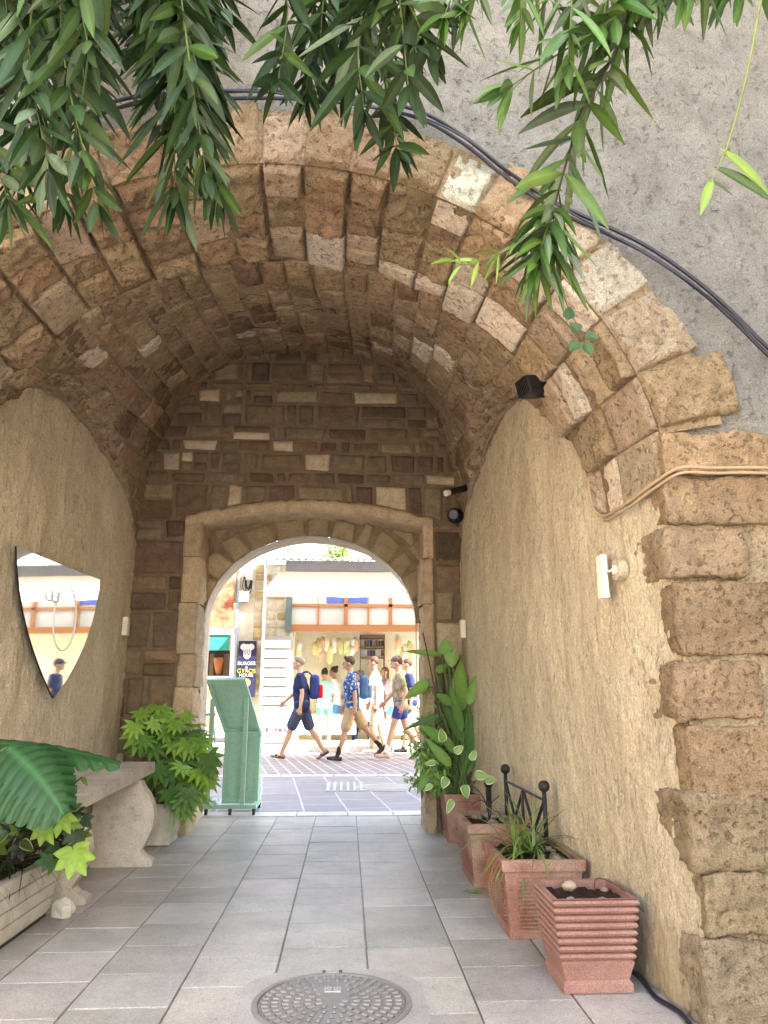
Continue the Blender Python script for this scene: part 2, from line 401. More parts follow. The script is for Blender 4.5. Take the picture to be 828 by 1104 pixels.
# ---------------- plaster side walls
def plaster_wall(name,label,X,Z,sgn,zb=-.02):
    mb=MB();V=[];Fc=[];ny,nz=190,150
    for i in range(ny+1):
        y=Y0-.0+(Y1-Y0)*i/ny;zt=interp(Z,y);x=interp(X,y)
        for j in range(nz+1):
            z=lerp(zb,zt+.01,j/nz);p=Vector((x,y,z))
            d=.028+.010*noise.fractal(Vector((y*7,z*3.5,sgn*3)),1.,2.,4)+.007*noise.fractal(Vector((y*32,z*13,5)),1.,2.,3)+.03*noise.noise(Vector((y*.9,z*.8,sgn*7)))
            if z<.4: d+=.02*(1-z/.4)*noise.noise(Vector((y*3,z*3,1)))
            V.append(p+Vector((-sgn*d,0,0)))
        V.append(Vector((x+sgn*.06,y,zt+.012)))
    m_=nz+2
    for i in range(ny):
        for j in range(m_-1): Fc.append((i*m_+j,(i+1)*m_+j,(i+1)*m_+j+1,i*m_+j+1))
    mb.add(V,Fc);o=mb.build(name,M['plaster'],smooth=True);tag(o,label,'wall');return o
plaster_wall('plaster_wall','tall tan trowelled plaster wall with rounded lunette top, right of the passage, behind the terracotta planters',XR,ZR,1)
plaster_wall('plaster_wall','tan rough plaster wall with rounded lunette top carrying the shield-shaped mirror, left of the passage',XL,ZL,-1)
# ---------------- end wall with door
ew=thing('stone_wall','dark rubble stone end wall of the passage with arched doorway to the street','wall',(-.35,Y1,0))
wf=lambda x,z: Vector((x,Y1,z));wn=lambda x,z: Vector((0,-1,0))
EM=(.20,.148,.10)
def etone():
    r=R()
    if r<.09:return vary((.50,.41,.30),.15)
    if r<.18:return vary((.27,.21,.14),.15)
    if r<.6:return vary((.20,.148,.10),.25,.1)
    return vary((.16,.112,.078),.3,.1)
DX0,DX1=-1.42,.74
def ztopdoor(x): # segmental head of the door surround (outer)
    t=(x-(DX0+DX1)/2)/((DX1-DX0)/2);return 2.60+.16*(1-min(1,abs(t))**2)
mb=MB()
def rows(x0,x1,z0,z1,clip=None):
    z=z0
    while z<z1-.02:
        h=U(.07,.22) if z>2.6 else U(.2,.34)
        zz=min(z+h,z1)
        if z1-zz<.07: zz=z1
        x=x0
        while x<x1-.01:
            l=U(.14,.44) if R()<.75 else U(.08,.16);xx=min(x+l,x1)
            if x1-xx<.1:xx=x1
            c=clip((x+xx)/2) if clip else -1
            if zz>c+.03:
                k=lambda X_: max(z,clip(X_)) if clip else z
                zt=zz-.007
                zl_,zr_=k(x)+.007,k(xx)+.007
                if zt-zl_>.02 and zt-zr_>.02:
                    if zz-z>.13 and R()<.35 and z>k(x)-.001 and z>k(xx)-.001:
                        zm=lerp(z,zz,U(.4,.6))
                        for q0,q1 in ((z,zm),(zm,zz)):
                            stone(mb,wf,wn,[(x+.006,q0+.005),(xx-.006,q0+.005+U(-.008,.008)),(xx-.012,q1-.006),(x+.006,q1-.006)],U(.012,.028),etone(),res=.02,rnd=.02,rough=.012,base=-.004)
                    else:
                        stone(mb,wf,wn,[(x+.004+U(0,.03),zl_+U(0,.02)),(xx-.004-U(0,.03),zr_+U(-.004,.02)),(xx-.006-U(0,.018),zt-U(-.004,.014)),(x+.004+U(0,.014),zt-U(-.004,.014))],U(.012,.028),etone(),res=.02,rnd=.02,rough=.012,base=-.004)
            x=xx
        z=zz
rows(-1.95,DX0-.01,0,2.58);rows(DX1+.01,1.12,0,2.58)
rows(-1.95,1.12,2.58,4.35,clip=lambda x:ztopdoor(x)+.005 if DX0-.02<x<DX1+.02 else 2.58)
for (x0,x1,z0,z1) in ((-2.0,DX0,-.02,2.6),(DX1,1.15,-.02,2.6)):
    bed(mb,wf,wn,x0,x1,z0,z1,14,60,EM)
V=[];Fc=[]
for i in range(61):
    x=lerp(-2.0,1.15,i/60);zb=ztopdoor(x) if DX0<=x<=DX1 else 2.6
    for j in range(31): V.append((x,Y1+.004*noise.noise(Vector((x*9,j,0))),lerp(zb,4.5,j/30)))
for i in range(60):
    for j in range(30): Fc.append((i*31+j,(i+1)*31+j,(i+1)*31+j+1,i*31+j+1))
mb.add(V,Fc,EM);mb.build('masonry',M['stone_far'],ew,smooth=True)
# door surround: weathered pale jambs and segmental head, reveals going through the wall
mb=MB();DS=(.50,.385,.26)
def rough_tube_box(x0f,x1f,y0,y1,z0,z1,n,tone,seed):
    V=[];Fc=[]
    prof=12
    for i in range(n+1):
        z=lerp(z0,z1,i/n);x0=x0f(z);x1=x1f(z)
        ring=[(x0,y1)]+[(x0,lerp(y1,y0,k/4)) for k in (1,2,3)]+[(x0+.006,y0)]+[(lerp(x0,x1,k/6),y0-.004) for k in (1,2,3,4,5)]+[(x1-.006,y0)]+[(x1,lerp(y0,y1,k/4)) for k in (1,2,3)]+[(x1,y1)]
        for k,(x,y) in enumerate(ring):
            p=Vector((x,y,z));d=.045*noise.fractal(Vector((x*11,y*7+seed,z*5)),1.,2.,4)+.016*noise.noise(Vector((x*40,y*20,z*25)))
            pit=max(0,noise.noise(Vector((x*16+seed,y*16,z*9)))-.25)*.07
            out=Vector((0,1,0)) if 4<=k<=len(ring)-5 else Vector((1 if k<4 else -1,0,0))
            V.append(p+out*(pit+abs(d)*.7))
    m_=len(ring)
    for i in range(n):
        for j in range(m_-1): Fc.append((i*m_+j,(i+1)*m_+j,(i+1)*m_+j+1,i*m_+j+1))
    mb.add(V,Fc,tone)
JT=[2.58]
zz=0
js=[0,.32,.55,.9,1.15,1.42,1.85,2.25,2.6]
for a_,b_ in zip(js,js[1:]):
    w=U(-.015,.015)
    rough_tube_box(lambda z:DX0-.01+w,lambda z:DX0+.15+w*.5,Y1-.03,6.78,a_+.003,b_-.003,int((b_-a_)/.022),vary(DS,.12),a_)
    w=U(-.015,.015)
    rough_tube_box(lambda z:DX1-.10+w,lambda z:DX1+.01+w*.3,Y1-.03,6.78,a_+.003,b_-.003,int((b_-a_)/.022),vary(DS,.12),a_+9)
# head band
V=[];Fc=[];n=90
for i in range(n+1):
    x=lerp(DX0-.005,DX1+.005,i/n);zo=ztopdoor(x)
    for k,(dz,y) in enumerate(((.01,6.5),(.008,6.375),(-.02,6.365),(-.055,6.366),(-.085,6.372),(-.09,6.5),(-.09,6.62),(-.09,6.78))):
        j=.020*noise.fractal(Vector((x*12,k*.5,2)),1.,2.,3)
        V.append((x,y+abs(j) if k<5 else y,zo+dz+j))
for i in range(n):
    for j in range(7): Fc.append((i*8+j,(i+1)*8+j,(i+1)*8+j+1,i*8+j+1))
mb.add(V,Fc,DS)
mb.build('door_surround',M['stone_far'],ew,smooth=True)
# inner recessed arch: tympanum voussoirs at y 6.75
IA=6.76;ACX,ASX,AZ,AH=-.335,.955,1.72,.80
def arcp(t,r):  # t 0..1 right to left, r offset outwards
    f=math.pi*t;x=math.cos(f);z=math.sin(f)
    n=Vector((x/ASX,0,z/AH)).normalized()
    return Vector((ACX+ASX*x,IA,AZ+AH*z))+n*r
mb=MB()
V=[];Fc=[]
for i in range(61):
    for j in range(4): V.append(arcp(i/60,.004+.22*j))
for i in range(60):
    for j in range(3): Fc.append((i*4+j,(i+1)*4+j,(i+1)*4+j+1,i*4+j+1))
mb.add([Vector((v.x,v.y+.01,v.z)) for v in V],Fc,(.24,.18,.12))
bd=[0]
while bd[-1]<1: bd.append(bd[-1]+U(.05,.10))
bd=[b/bd[-1] for b in bd]
for a_,b_ in zip(bd,bd[1:]):
    t=vary((.36,.28,.18),.2);ro=U(.19,.25)
    stone(mb,arcp,lambda a,b:Vector((0,-1,0)),[(a_+.003,.0),(b_-.003,.0),(b_-.003-U(0,.012),ro),(a_+.003+U(0,.012),ro-U(-.03,.04))],U(.006,.03),t,res=.02,rnd=.02,rough=.008)
    if R()<.85:
        r2=ro+.03;q_=U(.0,.03);stone(mb,arcp,lambda a,b:Vector((0,-1,0)),[(a_+.004-q_,r2+U(0,.02)),(b_-.004-q_,r2),(b_-.004-q_,r2+U(.1,.22)),(a_+.004,r2+U(.08,.2))],U(.0,.02),vary((.30,.23,.155),.25),res=.025,rnd=.02,rough=.008)
mb.build('inner_arch',M['stone_far'],ew,smooth=True)
# soffit and reveals from 6.76 to 7.36 (pale limewash)
mb=MB();V=[];Fc=[]
prof=[(.66,0),(.64,.6),(.625,1.2)]+[(ACX+ASX*math.cos(math.pi*i/40),AZ+AH*math.sin(math.pi*i/40)) for i in range(41)]+[(-1.29,1.2),(-1.275,.6),(-1.27,0)]
for k,y in enumerate((IA-.01,6.9,7.1,7.25,7.36)):
    for (x,z) in prof:
        sc=1+.055*(y-IA)/.6;j=.012*noise.noise(Vector((x*6,y*6,z*6)))
        V.append((ACX+(x-ACX)*sc+j,y,z*(1+.02*(y-IA)/.6)+(j if z>0 else 0)))
m_=len(prof)
for k in range(4):
    for i in range(m_-1): Fc.append((k*m_+i,(k+1)*m_+i,(k+1)*m_+i+1,k*m_+i+1))
mb.add(V,Fc,(.55,.46,.36));mb.build('reveal',M['stone_far'],ew,smooth=True)
# ---------------- facade
fw=thing('facade_wall','grey cement rendered facade wall with a stone arch ring and big corner blocks','wall',(1.9,Y0,0))
arr=[vault(i/200,Y0) for i in range(201)]
def path(s_): # s 0..1 : right jamb, arch, left jamb at Y0
    if s_<.25: return Vector((1.27,Y0,1.86*s_/.25))
    if s_>.75: return Vector((-1.97,Y0,1.86*(1-s_)/.25))
    return vault((s_-.25)/.5,Y0)
def pnorm(s_):
    if s_<=.25: return Vector((1,0,0))
    if s_>=.75: return Vector((-1,0,0))
    a=path(s_-.006);b=path(s_+.006);t=(b-a).normalized();n=Vector((t.z,0,-t.x))
    c=path(s_)-Vector((XC,Y0,1.86))
    return n if n.dot(c)>0 else -n
def face(s_,r): 
    p=path(s_)+pnorm(s_)*r;return p
fnorm=lambda a,b:Vector((0,-1,0))
mb=MB();V=[];Fc=[];ns=220
rs=[0.02+.03*k for k in range(60)]+[1.9+.25*k for k in range(22)]
for i in range(ns+1):
    s_=.25+.5*i/ns
    for r in rs:
        p=face(s_,r)
        d=(.018*noise.fractal(p*5,1.,2.,4)+.014*noise.fractal(p*24,1.,2.,3))
        V.append(p+Vector((0,-d-.012+.03,0)))
m_=len(rs)
for i in range(ns):
    for j in range(m_-1): Fc.append((i*m_+j,(i+1)*m_+j,(i+1)*m_+j+1,i*m_+j+1))
mb.add(V,Fc);mb.build('render_coat',M['grey_render'],fw,smooth=True)
mb=MB()
for x0,x1 in ((1.27,7.6),(-8.2,-1.97)):
    V=[];Fc=[];nx,nz=int((x1-x0)/.05),50
    for i in range(nx+1):
        for j in range(nz+1):
            x=lerp(x0,x1,i/nx);z=lerp(-.02,2.05,j/nz)
            V.append((x,Y0+.022-.01*noise.fractal(Vector((x*8,0,z*8)),1.,2.,4),z))
    for i in range(nx):
        for j in range(nz): Fc.append((i*(nz+1)+j,(i+1)*(nz+1)+j,(i+1)*(nz+1)+j+1,i*(nz+1)+j+1))
    mb.add(V,Fc)
o=mb.build('lower_render',M['cream_render'],fw,smooth=True)
# face of the arch ring
mb=MB()
s0_=.25+.5*bands[1]-.002
bed(mb,face,fnorm,s0_,.75,-.004,.26,160,12,MORT,off=.006,rough=.008)
for i in range(1,len(bands)-1):
    s0,s1=.25+.5*bands[i],.25+.5*bands[i+1]
    am=(bands[i]+bands[i+1])/2
    ro=U(.20,.31)+(.09*max(0,1-am/.3)) 
    t=ring_tone[i];g=.0004
    t=tuple(min(.66,c*1.12) for c in t)
    sm=R()<.2
    if am<.27: t=vary(random.choice(((.56,.48,.38),(.52,.44,.34),SMOOTH,OCHRE)),.1)
    stone(mb,face,fnorm,[(s0+g,-.004),(s1-g,-.004),(s1-g*U(1,4),ro+U(-.04,.04)),(s0+g*U(1,4),ro)],U(.018,.045),t,res=.010,rnd=.010 if sm else .016,rough=.006 if sm else .024,freq=16,tilt=.02,base=.002)
mb.build('arch_ring',M['stone'],fw,smooth=True)
# quoins
Q=[(470,516,731,822,.06),(517,567,731,840,.06),(570,624,700,798,.30),(627,709,738,840,.07),(712,777,707,818,.28),(781,862,743,840,.06),(852+4,937,720,822,.24),(940,1008,752,840,.05),(1011,1120,714,840,.33)]
tn=[(.42,.29,.17),(.36,.25,.155),(.36,.265,.17),(.33,.235,.155),(.35,.255,.165),(.33,.235,.15),(.35,.265,.175),(.38,.30,.20),(.40,.31,.21)]
zprev=None
for k,(p0,p1,xl_,xr_,side) in enumerate(Q):
    za=at(745,p0,Y0).z;zb=at(745,p1,Y0).z
    if k==len(Q)-1: zb=-.03
    x1=at(xr_,(p0+p1)/2,Y0).x
    yb=Y0+side
    mb=MB()
    bevelbox(mb,1.27-.045-.02*(side>.2),x1,Y0-.035-U(0,.02),yb+.02,zb+.003,za-.003,b=.016,c=vary(tn[k],.06),seg=2,dis=.020,res=.014,seed=k)
    o=mb.build('quoin',M['stone'],fw,smooth=True)
mb=MB();mb.box(1.247,1.9,Y0-.012,Y0+.06,-.02,2.06,(.42,.33,.22));mb.build('mortar',M['stone'],fw)
# top irregular cap stones above the quoins (spring block)
# unseen masonry mass added behind the render to block light and shade the street
mb=MB()
mb.box(-14,22,2.86,7.33,4.75,15.5)
mb.box(-14,-2.05,2.86,7.33,-.03,4.75);mb.box(1.42,22,2.86,7.33,-.03,4.75)
mb.box(-2.05,1.42,6.9,7.33,2.75,4.75)
mb.box(-14,-1.45,6.86,7.34,-.03,2.75-.001);mb.box(.88,22,6.86,7.34,-.03,2.749)
mb.build('light_block_mass',M['cream_render'],fw)
# fill of tympanum sides behind surround
mb=MB()
mb.box(-1.46,-1.31,6.79,6.87,0,2.74);mb.box(.66,.8,6.79,6.87,0,2.74)
mb.build('core',M['stone_far'],ew)
# ---------------- floor
mb=MB();cols=[-3.5,-3.14,-2.78,-2.42,-2.06,-1.70,-1.34,-.98,-.62,-.27,.10,.48,.85,1.22,1.59,1.95,2.3,2.66,3.0]
for a_,b_ in zip(cols,cols[1:]):
    y=-1.2+U(-.08,.08)+ (.0)
    while y<7.28:
        y2=min(y+.345+U(-.012,.012),7.3)
        g=.003+U(0,.002);z=U(-.0015,.0015);t=vary((.375,.352,.33),.15,.03)
        V=[(a_+g,y+g,z),(b_-g,y+g,z+U(-.001,.001)),(b_-g,y2-g,z+U(-.0012,.0012)),(a_+g,y2-g,z)]
        c=.0025
        Vi=[(a_+g+c,y+g+c,z+.0015),(b_-g-c,y+g+c,z+.0015),(b_-g-c,y2-g-c,z+.0015),(a_+g+c,y2-g-c,z+.0015)]
        Vo=[(v[0],v[1],-.012) for v in V]
        mb.add(Vi+V+Vo,[(0,1,2,3)]+[(4+i,4+(i+1)%4,(i+1)%4,i) for i in range(4)]+[(8+i,8+(i+1)%4,4+(i+1)%4,4+i) for i in range(4)],t)
        y=y2
mb.box(-3.5,3.0,-1.3,7.3,-.03,-.004,(.15,.13,.11))
tag(mb.build('passage_floor',M['tile']),kind='structure')
mb=MB();mb.box(-60,60,-60,80,-.5,-.05);tag(mb.build('ground',mat('dusty_ground',(.2,.18,.15),.9,.2,2)),kind='structure')
# threshold + street
mb=MB()
x=-2.2
while x<1.6:
    x2=x+U(.35,.55);bevelbox(mb,x+.003,min(x2,1.8)-.003,7.305,7.56+.02*math.sin(x*3),-.04,.006+U(0,.003),b=.006,c=vary((.46,.44,.43),.06,.02));x=x2
tag(mb.build('threshold_strip',M['tile']),kind='structure')
st=brick_mat('street_pavers',(.18,.165,.185),(.215,.20,.22),(.36,.345,.36),.62,.42,.012,rot=math.radians(84))
mb=MB();mb.box(-30,30,7.5,10.75,-.1,-.002);tag(mb.build('street',st),kind='structure')
mb=MB()
x=-12
while x<12:
    x2=x+U(.5,.8);bevelbox(mb,x+.004,x2-.004,10.74,11.05,-.05,.004,b=.006,c=vary((.34,.33,.335),.06,.02));x=x2
tag(mb.build('drain_strip',M['tile']),kind='structure')
st2=brick_mat('brick_pavers',(.145,.13,.15),(.18,.165,.185),(.38,.36,.37),.44,.17,.014,rot=math.radians(80))
mb=MB();mb.box(-30,30,11.04,15.45,-.1,-.001);tag(mb.build('street',st2),kind='structure')
mb=MB()
x=-12
while x<12:
    x2=x+U(.7,1.);bevelbox(mb,x+.004,x2-.004,15.4,15.68,-.05,.115,b=.015,c=vary((.6,.57,.53),.06,.02));x=x2
mb.box(-30,30,15.66,17.2,-.1,.11,(.5,.47,.44))
tag(mb.build('pavement',M['tile']),kind='structure')
# street drain covers (in the paving)
for (px,py,rx,lb) in ((372,848,.24,'slotted metal drain grate with pale bars set in the street paving'),(418,849,.40,'round grey utility cover set in the street paving')):
    g=ground(px,py);mb=MB()
    if rx<.3:
        mb.box(g.x-.25,g.x+.25,g.y-.5,g.y+.5,-.02,.002,(.2,.2,.21))
        for k in range(6): mb.box(g.x-.22+.08*k,g.x-.19+.08*k,g.y-.45,g.y+.45,.0,.008,(.40,.40,.42))
        o=mb.build('drain_grate',M['tile'])
    else:
        mb.tube([(g.x,g.y,-.02),(g.x,g.y,.004)],rx,32,(.3,.3,.32));mb.tube([(g.x,g.y,-.02),(g.x,g.y,.0065)],rx*.8,32,(.24,.24,.26));o=mb.build('utility_cover',M['tile'])
    tag(o,lb,'drain cover')
# ---------------- manhole cover
mc=thing('manhole_cover','round iron manhole cover with radial ridges in a concrete collar','manhole cover',(-.04,3.0,0))
iron=mat('worn_cast_iron',(.27,.25,.245),.5,.22,12,.0015,120,metal=.25,spec=.4,attr=True)
mb=MB();cx,cy_=-.04,3.02
def shrink(mb): mb.v=[(cx+(v[0]-cx)*.88,cy_+(v[1]-cy_)*.88,v[2]) for v in mb.v]
n=40;V=[];Fc=[]
for i in range(n):
    q=2*math.pi*i/n
    V.append((cx+.325*math.cos(q),cy_+.325*math.sin(q),.0055))
    k=1/max(abs(math.cos(q)),abs(math.sin(q)));k=min(k,1.15)
    V.append((cx+.385*k*math.cos(q),cy_+.375*k*math.sin(q),.0055));V.append((cx+.39*k*math.cos(q),cy_+.38*k*math.sin(q),-.01))
for i in range(n):
    j=(i+1)%n;Fc+= [(i*3,i*3+1,j*3+1,j*3),(i*3+1,i*3+2,j*3+2,j*3+1)]
mb.add(V,Fc,(.36,.335,.32));shrink(mb);mb.build('collar',M['tile'],mc)
mb=MB();V=[];Fc=[]
for i in range(48):
    q=2*math.pi*i/48
    for r,z in ((.328,.0055),(.327,.010),(.306,.010),(.304,.003),(.3,.003),(.298,.0075),(0.0,.0075)): V.append((cx+r*math.cos(q),cy_+r*math.sin(q),z))
for i in range(48):
    j=(i+1)%48
    for k in range(6): Fc.append((i*7+k,j*7+k,j*7+k+1,i*7+k+1))
mb.add(V,Fc,(.24,.225,.22));shrink(mb);mb.build('lid',iron,mc)
mb=MB()
for r,nn in ((.055,9),(.1,17),(.145,24),(.19,31),(.235,38),(.275,44)):
    for k in range(nn):
        q=2*math.pi*k/nn
        if abs(r*math.cos(q))<.05 and .03<r*math.sin(q)<.2 and r<.2: continue
        M_=Matrix.Translation((cx,cy_,0))@Matrix.Rotation(q,4,'Z')
        bevelbox(mb,r-.013,r+.013,-.0055,.0055,.006,.0125,b=.002,c=(.29,.275,.27),M=M_)
        mb.box(r+.013,r+.017,-.010,.010,.0072,.0082,(.06,.05,.05),M=M_)
mb.box(cx-.035,cx+.035,cy_+.10,cy_+.145,.0074,.013,(.42,.40,.39))
mb.box(cx-.028,cx+.028,cy_+.105,cy_+.14,.013,.0137,(.2,.19,.18))
for dx in (-.014,.014):
    for k in range(12):
        if dx<0 and k in (0,11): continue
        q=2*math.pi*k/12;mb.box(cx+dx+.009*math.cos(q)-.003,cx+dx+.009*math.cos(q)+.003,cy_+.1225+.011*math.sin(q)-.003,cy_+.1225+.011*math.sin(q)+.003,.0136,.0155,(.45,.43,.42))
shrink(mb);mb.build('ridges',iron,mc)
mb=MB();mb.box(cx-.05,cx+.04,cy_+.325,cy_+.362,.0056,.0085,(.05,.045,.04));mb.box(cx-.035,cx+.025,cy_+.315,cy_+.352,.0084,.0125,(.4,.37,.35));shrink(mb);mb.build('lifting_slot',iron,mc)
# ---------------- planters
def square_pot(mb,x0,x1,y0,y1,z0,z1,tap,wall=.018,c=(1,1,1),ribs=0,rim=.05):
    """hollow tapered box pot with a rim"""
    levels=[]
    def ring(f,z,ins=0): 
        t=tap*(1-f);return [(x0+t+ins,y0+t+ins,z),(x1-t-ins,y0+t+ins,z),(x1-t-ins,y1-t-ins,z),(x0+t+ins,y1-t-ins,z)]
    Hh=z1-z0
    L=[]
    if ribs:
        L+=[ring(0,z0,-.004),ring(0,z0+.03,-.004),ring(.0,z0+.04,.006),ring(.35,z0+Hh*.32,-.0)]
        zb=z0+Hh*.34
        for k in range(ribs):
            za=zb+(z1-zb)*k/ribs;zc=zb+(z1-zb)*(k+1)/ribs;h=zc-za
            f=.35+.65*(k+.5)/ribs
            L+=[ring(f,za+h*.06,.012),ring(f,za+h*.18,.000),ring(f,za+h*.5,-.006),ring(f,za+h*.82,.0),ring(f,za+h*.94,.012)]
        L+=[ring(1,z1,.0)]
    else:
        L+=[ring(0,z0,-.004),ring(0,z0+.03,-.004),ring(.0,z0+.035,0),ring(.9,z1-rim,0),ring(.9,z1-rim+.002,-.012),ring(1,z1-.004,-.012),ring(1,z1,-.009)]
    L+=[ring(1,z1,wall),ring(1,z1-.06,wall+.002),ring(0,z0+.05,wall)]
    V=[v for r in L for v in r];Fc=[]
    for i in range(len(L)-1):
        for j in range(4): Fc.append((i*4+j,i*4+(j+1)%4,(i+1)*4+(j+1)%4,(i+1)*4+j))
    k=len(L)-1;Fc.append((k*4,k*4+1,k*4+2,k*4+3))
    mb.add(V,Fc,c)
def panel_ribs(mb,x0,x1,y0,y1,z0,z1,tap,n=18):
    # horizontal fluting on the near face and the passage face
    for k in range(n):
        z=lerp(z0+.05,z1-.075,k/(n-1));f=1-(z-z0)/(z1-z0);t=tap*f*.95
        mb.box(x0+t+.05,x1-t-.05,y0+t-.005,y0+t+.01,z,z+.007);mb.box(x0+t-.005,x0+t+.01,y0+t+.06,y1-t-.06,z,z+.007)
def soil(x0,x1,y0,y1,z,parent,amp=.02,c=1):
    mb=MB();n=16;V=[];Fc=[]
    for i in range(n+1):
        for j in range(n+1):
            x,y=lerp(x0,x1,i/n),lerp(y0,y1,j/n);V.append((x,y,z+amp*noise.fractal(Vector((x*20,y*20,z)),1.,2.,4)+.015*math.sin(math.pi*i/n)*math.sin(math.pi*j/n)))
    for i in range(n):
        for j in range(n): Fc.append((i*(n+1)+j,(i+1)*(n+1)+j,(i+1)*(n+1)+j+1,i*(n+1)+j+1))
    mb.add(V,Fc);return mb.build('soil',M['soil'],parent)
def pebbles(spots,z,parent,r0=.015,tone=(.20,.17,.13)):
    for (x,y) in spots:
        mb=MB();r=r0*U(.7,1.4);mb.ball((x,y,z+r*.3),r,r*U(.6,.9),r*U(.5,.7),10,7,vary(tone,.25),Matrix.Rotation(R()*3,3,'Z'),nz=.35);mb.build('pebble',M['pebble'],parent,smooth=True)
pots=[((.79,1.115,3.03,3.36),'ribbed pink terracotta square pot holding only soil and a few stones, nearest the manhole',True,.33),
      ((.735,1.105,3.68,4.20),'terracotta planter with fluted panels holding the spider plant',False,.34),
      ((.725,1.095,4.60,5.12),'dusty terracotta planter with pebbles and the thin variegated shrub',False,.35),
      ((.76,1.07,5.95,6.33),'terracotta planter with the tall broad-leaved plant beside the doorway',False,.35)]
PT=[]
for (x0,x1,y0,y1),lb,rb,h in pots:
    t=thing('planter',lb,'planter',((x0+x1)/2,(y0+y1)/2,0),0,'terracotta planters along the right wall');PT.append(t)
    mb=MB();square_pot(mb,x0,x1,y0,y1,.004,h,.035 if rb else .025,ribs=8 if rb else 0)
    mb.build('pot',M['terracotta'] if rb else M['terracotta_old'],t)
    if not rb:
        mb=MB();panel_ribs(mb,x0,x1,y0,y1,.0,h,.025,14);mb.build('fluting',M['terracotta_old'],t)
    soil(x0+.02,x1-.02,y0+.02,y1-.02,h-.03,t)
pebbles([(.93,3.28),(1.0,3.1),(1.06,3.25),(.88,3.12)],.33-.025,PT[0],.014,(.28,.22,.17))
mb=MB();mb.ball((.92,3.26,.325),.034,.026,.02,9,6,(.38,.30,.22),nz=.5);mb.build('pebble',M['pebble'],PT[0],smooth=True)
pebbles([(.78+U(0,.28),4.66+U(0,.4)) for _ in range(16)],.335,PT[2],.026)
pebbles([(.80+U(0,.26),3.74+U(0,.4)) for _ in range(9)],.325,PT[1],.02)
mb=MB();mb.tube(spline([(1.0,3.2,.32),(1.02,3.22,.36),(1.07,3.2,.352),(1.11,3.12,.325),(1.14,3.05,.28)],5),.0028,6,(.06,.04,.03));mb.build('dry_stem',M['stem'],PT[0])
# ---------------- leaves
def leaf(mb,base,d,L,W,tone,up=Vector((0,0,1)),droop=.5,fold=.25,seg=6,shape='lance',mid=1.35,edge=None,wave=0):
    d=Vector(d).normalized();p=Vector(base);side=d.cross(up)
    if side.length<.05: side=d.cross(Vector((1,0,0)))
    side.normalize();nrm=side.cross(d).normalized()
    V=[];C=[];step=L/seg;cur=d.copy()
    mt=tuple(min(.9,c*mid) for c in tone)
    for i in range(seg+1):
        t=i/seg
        if shape=='lance': w=W*.5*(math.sin(math.pi*min(1,t**.85))**.8) if 0<t<1 else .0012
        elif shape=='ovate': w=W*.5*(math.sin(math.pi*t**.62)**.75) if 0<t<1 else .0015
        elif shape=='strap': w=W*.5*(1-t)**.5*(min(1,t*8+.3))
        else: w=W*.5*math.sin(math.pi*t) if 0<t<1 else .001
        sd=side;nn=sd.cross(cur).normalized()
        f=fold*w;wv=wave*w*math.sin(t*9+L*50)
        l=p+sd*w+nn*(f+wv);r_=p-sd*w+nn*(f-wv)
        if edge:
            V+= [l,p+sd*w*.66+nn*f*.66,p.copy(),p-sd*w*.66+nn*f*.66,r_];C+=[edge,tone,mt,tone,edge]
        else: V+= [l,p.copy(),r_];C+=[tone,mt,tone]
        cur=(cur+Vector((0,0,-1))*droop/seg).normalized();p=p+cur*step
    k=5 if edge else 3;Fc=[]
    for i in range(seg):
        for j in range(k-1): Fc.append((i*k+j,(i+1)*k+j,(i+1)*k+j+1,i*k+j+1))
    mb.add(V,Fc,C);return p
GR=(.034,.064,.015);GL=(.13,.20,.035);GD=(.016,.033,.010);GB=(.06,.09,.05)
def rdir(): 
    v=Vector((U(-1,1),U(-1,1),U(-1,1)));return v.normalized()
def twig(st,lf,pts,L=.12,W=.022,gap=.032,tones=(GR,GD,GR,GD,GR,GB),start=.15,r=.0035,ang=.75,stemc=(.10,.13,.04),droop=.55):
    """a hanging oleander twig: stem tube and whorls of three leaves"""
    P=spline(pts,10);k=len(P);st.tube(P,[r*(1-.6*i/k) for i in range(k)],6,stemc)
    tot=sum((b-a).length for a,b in zip(P,P[1:]));d=0;nxt=tot*start;ph=R()*6;t=(P[-1]-P[-2]).normalized()
    for a,b in zip(P,P[1:]):
        s_=(b-a).length
        while nxt<=d+s_:
            w=(nxt-d)/s_;p=a.lerp(b,w);t=(b-a).normalized()
            s1=t.cross(Vector((0,1,.1))).normalized();s2=t.cross(s1)
            f=nxt/tot;sc=.75+.45*math.sin(math.pi*min(1,f*1.05))
            for q in range(3):
                an=ph+q*2.094+U(-.3,.3);dr=t*math.cos(ang)+(s1*math.cos(an)+s2*math.sin(an))*math.sin(ang*U(.75,1.2))
                tn_=vary(random.choice(tones),.3,.15)
                leaf(lf,p,dr,L*sc*U(.75,1.15),W*U(.8,1.15),tn_,up=rdir(),droop=droop*U(.3,1.3),fold=U(.1,.5),mid=1.5)
            ph+=.9;nxt+=gap*U(.8,1.25)
        d+=s_
    for q in range(4 if start<=1 else 0):
        leaf(lf,P[-1],t*1.2+rdir()*.6,L*.7*U(.7,1.1),W*.8,vary(tones[0],.25,.1),up=rdir(),droop=.2,mid=1.5)
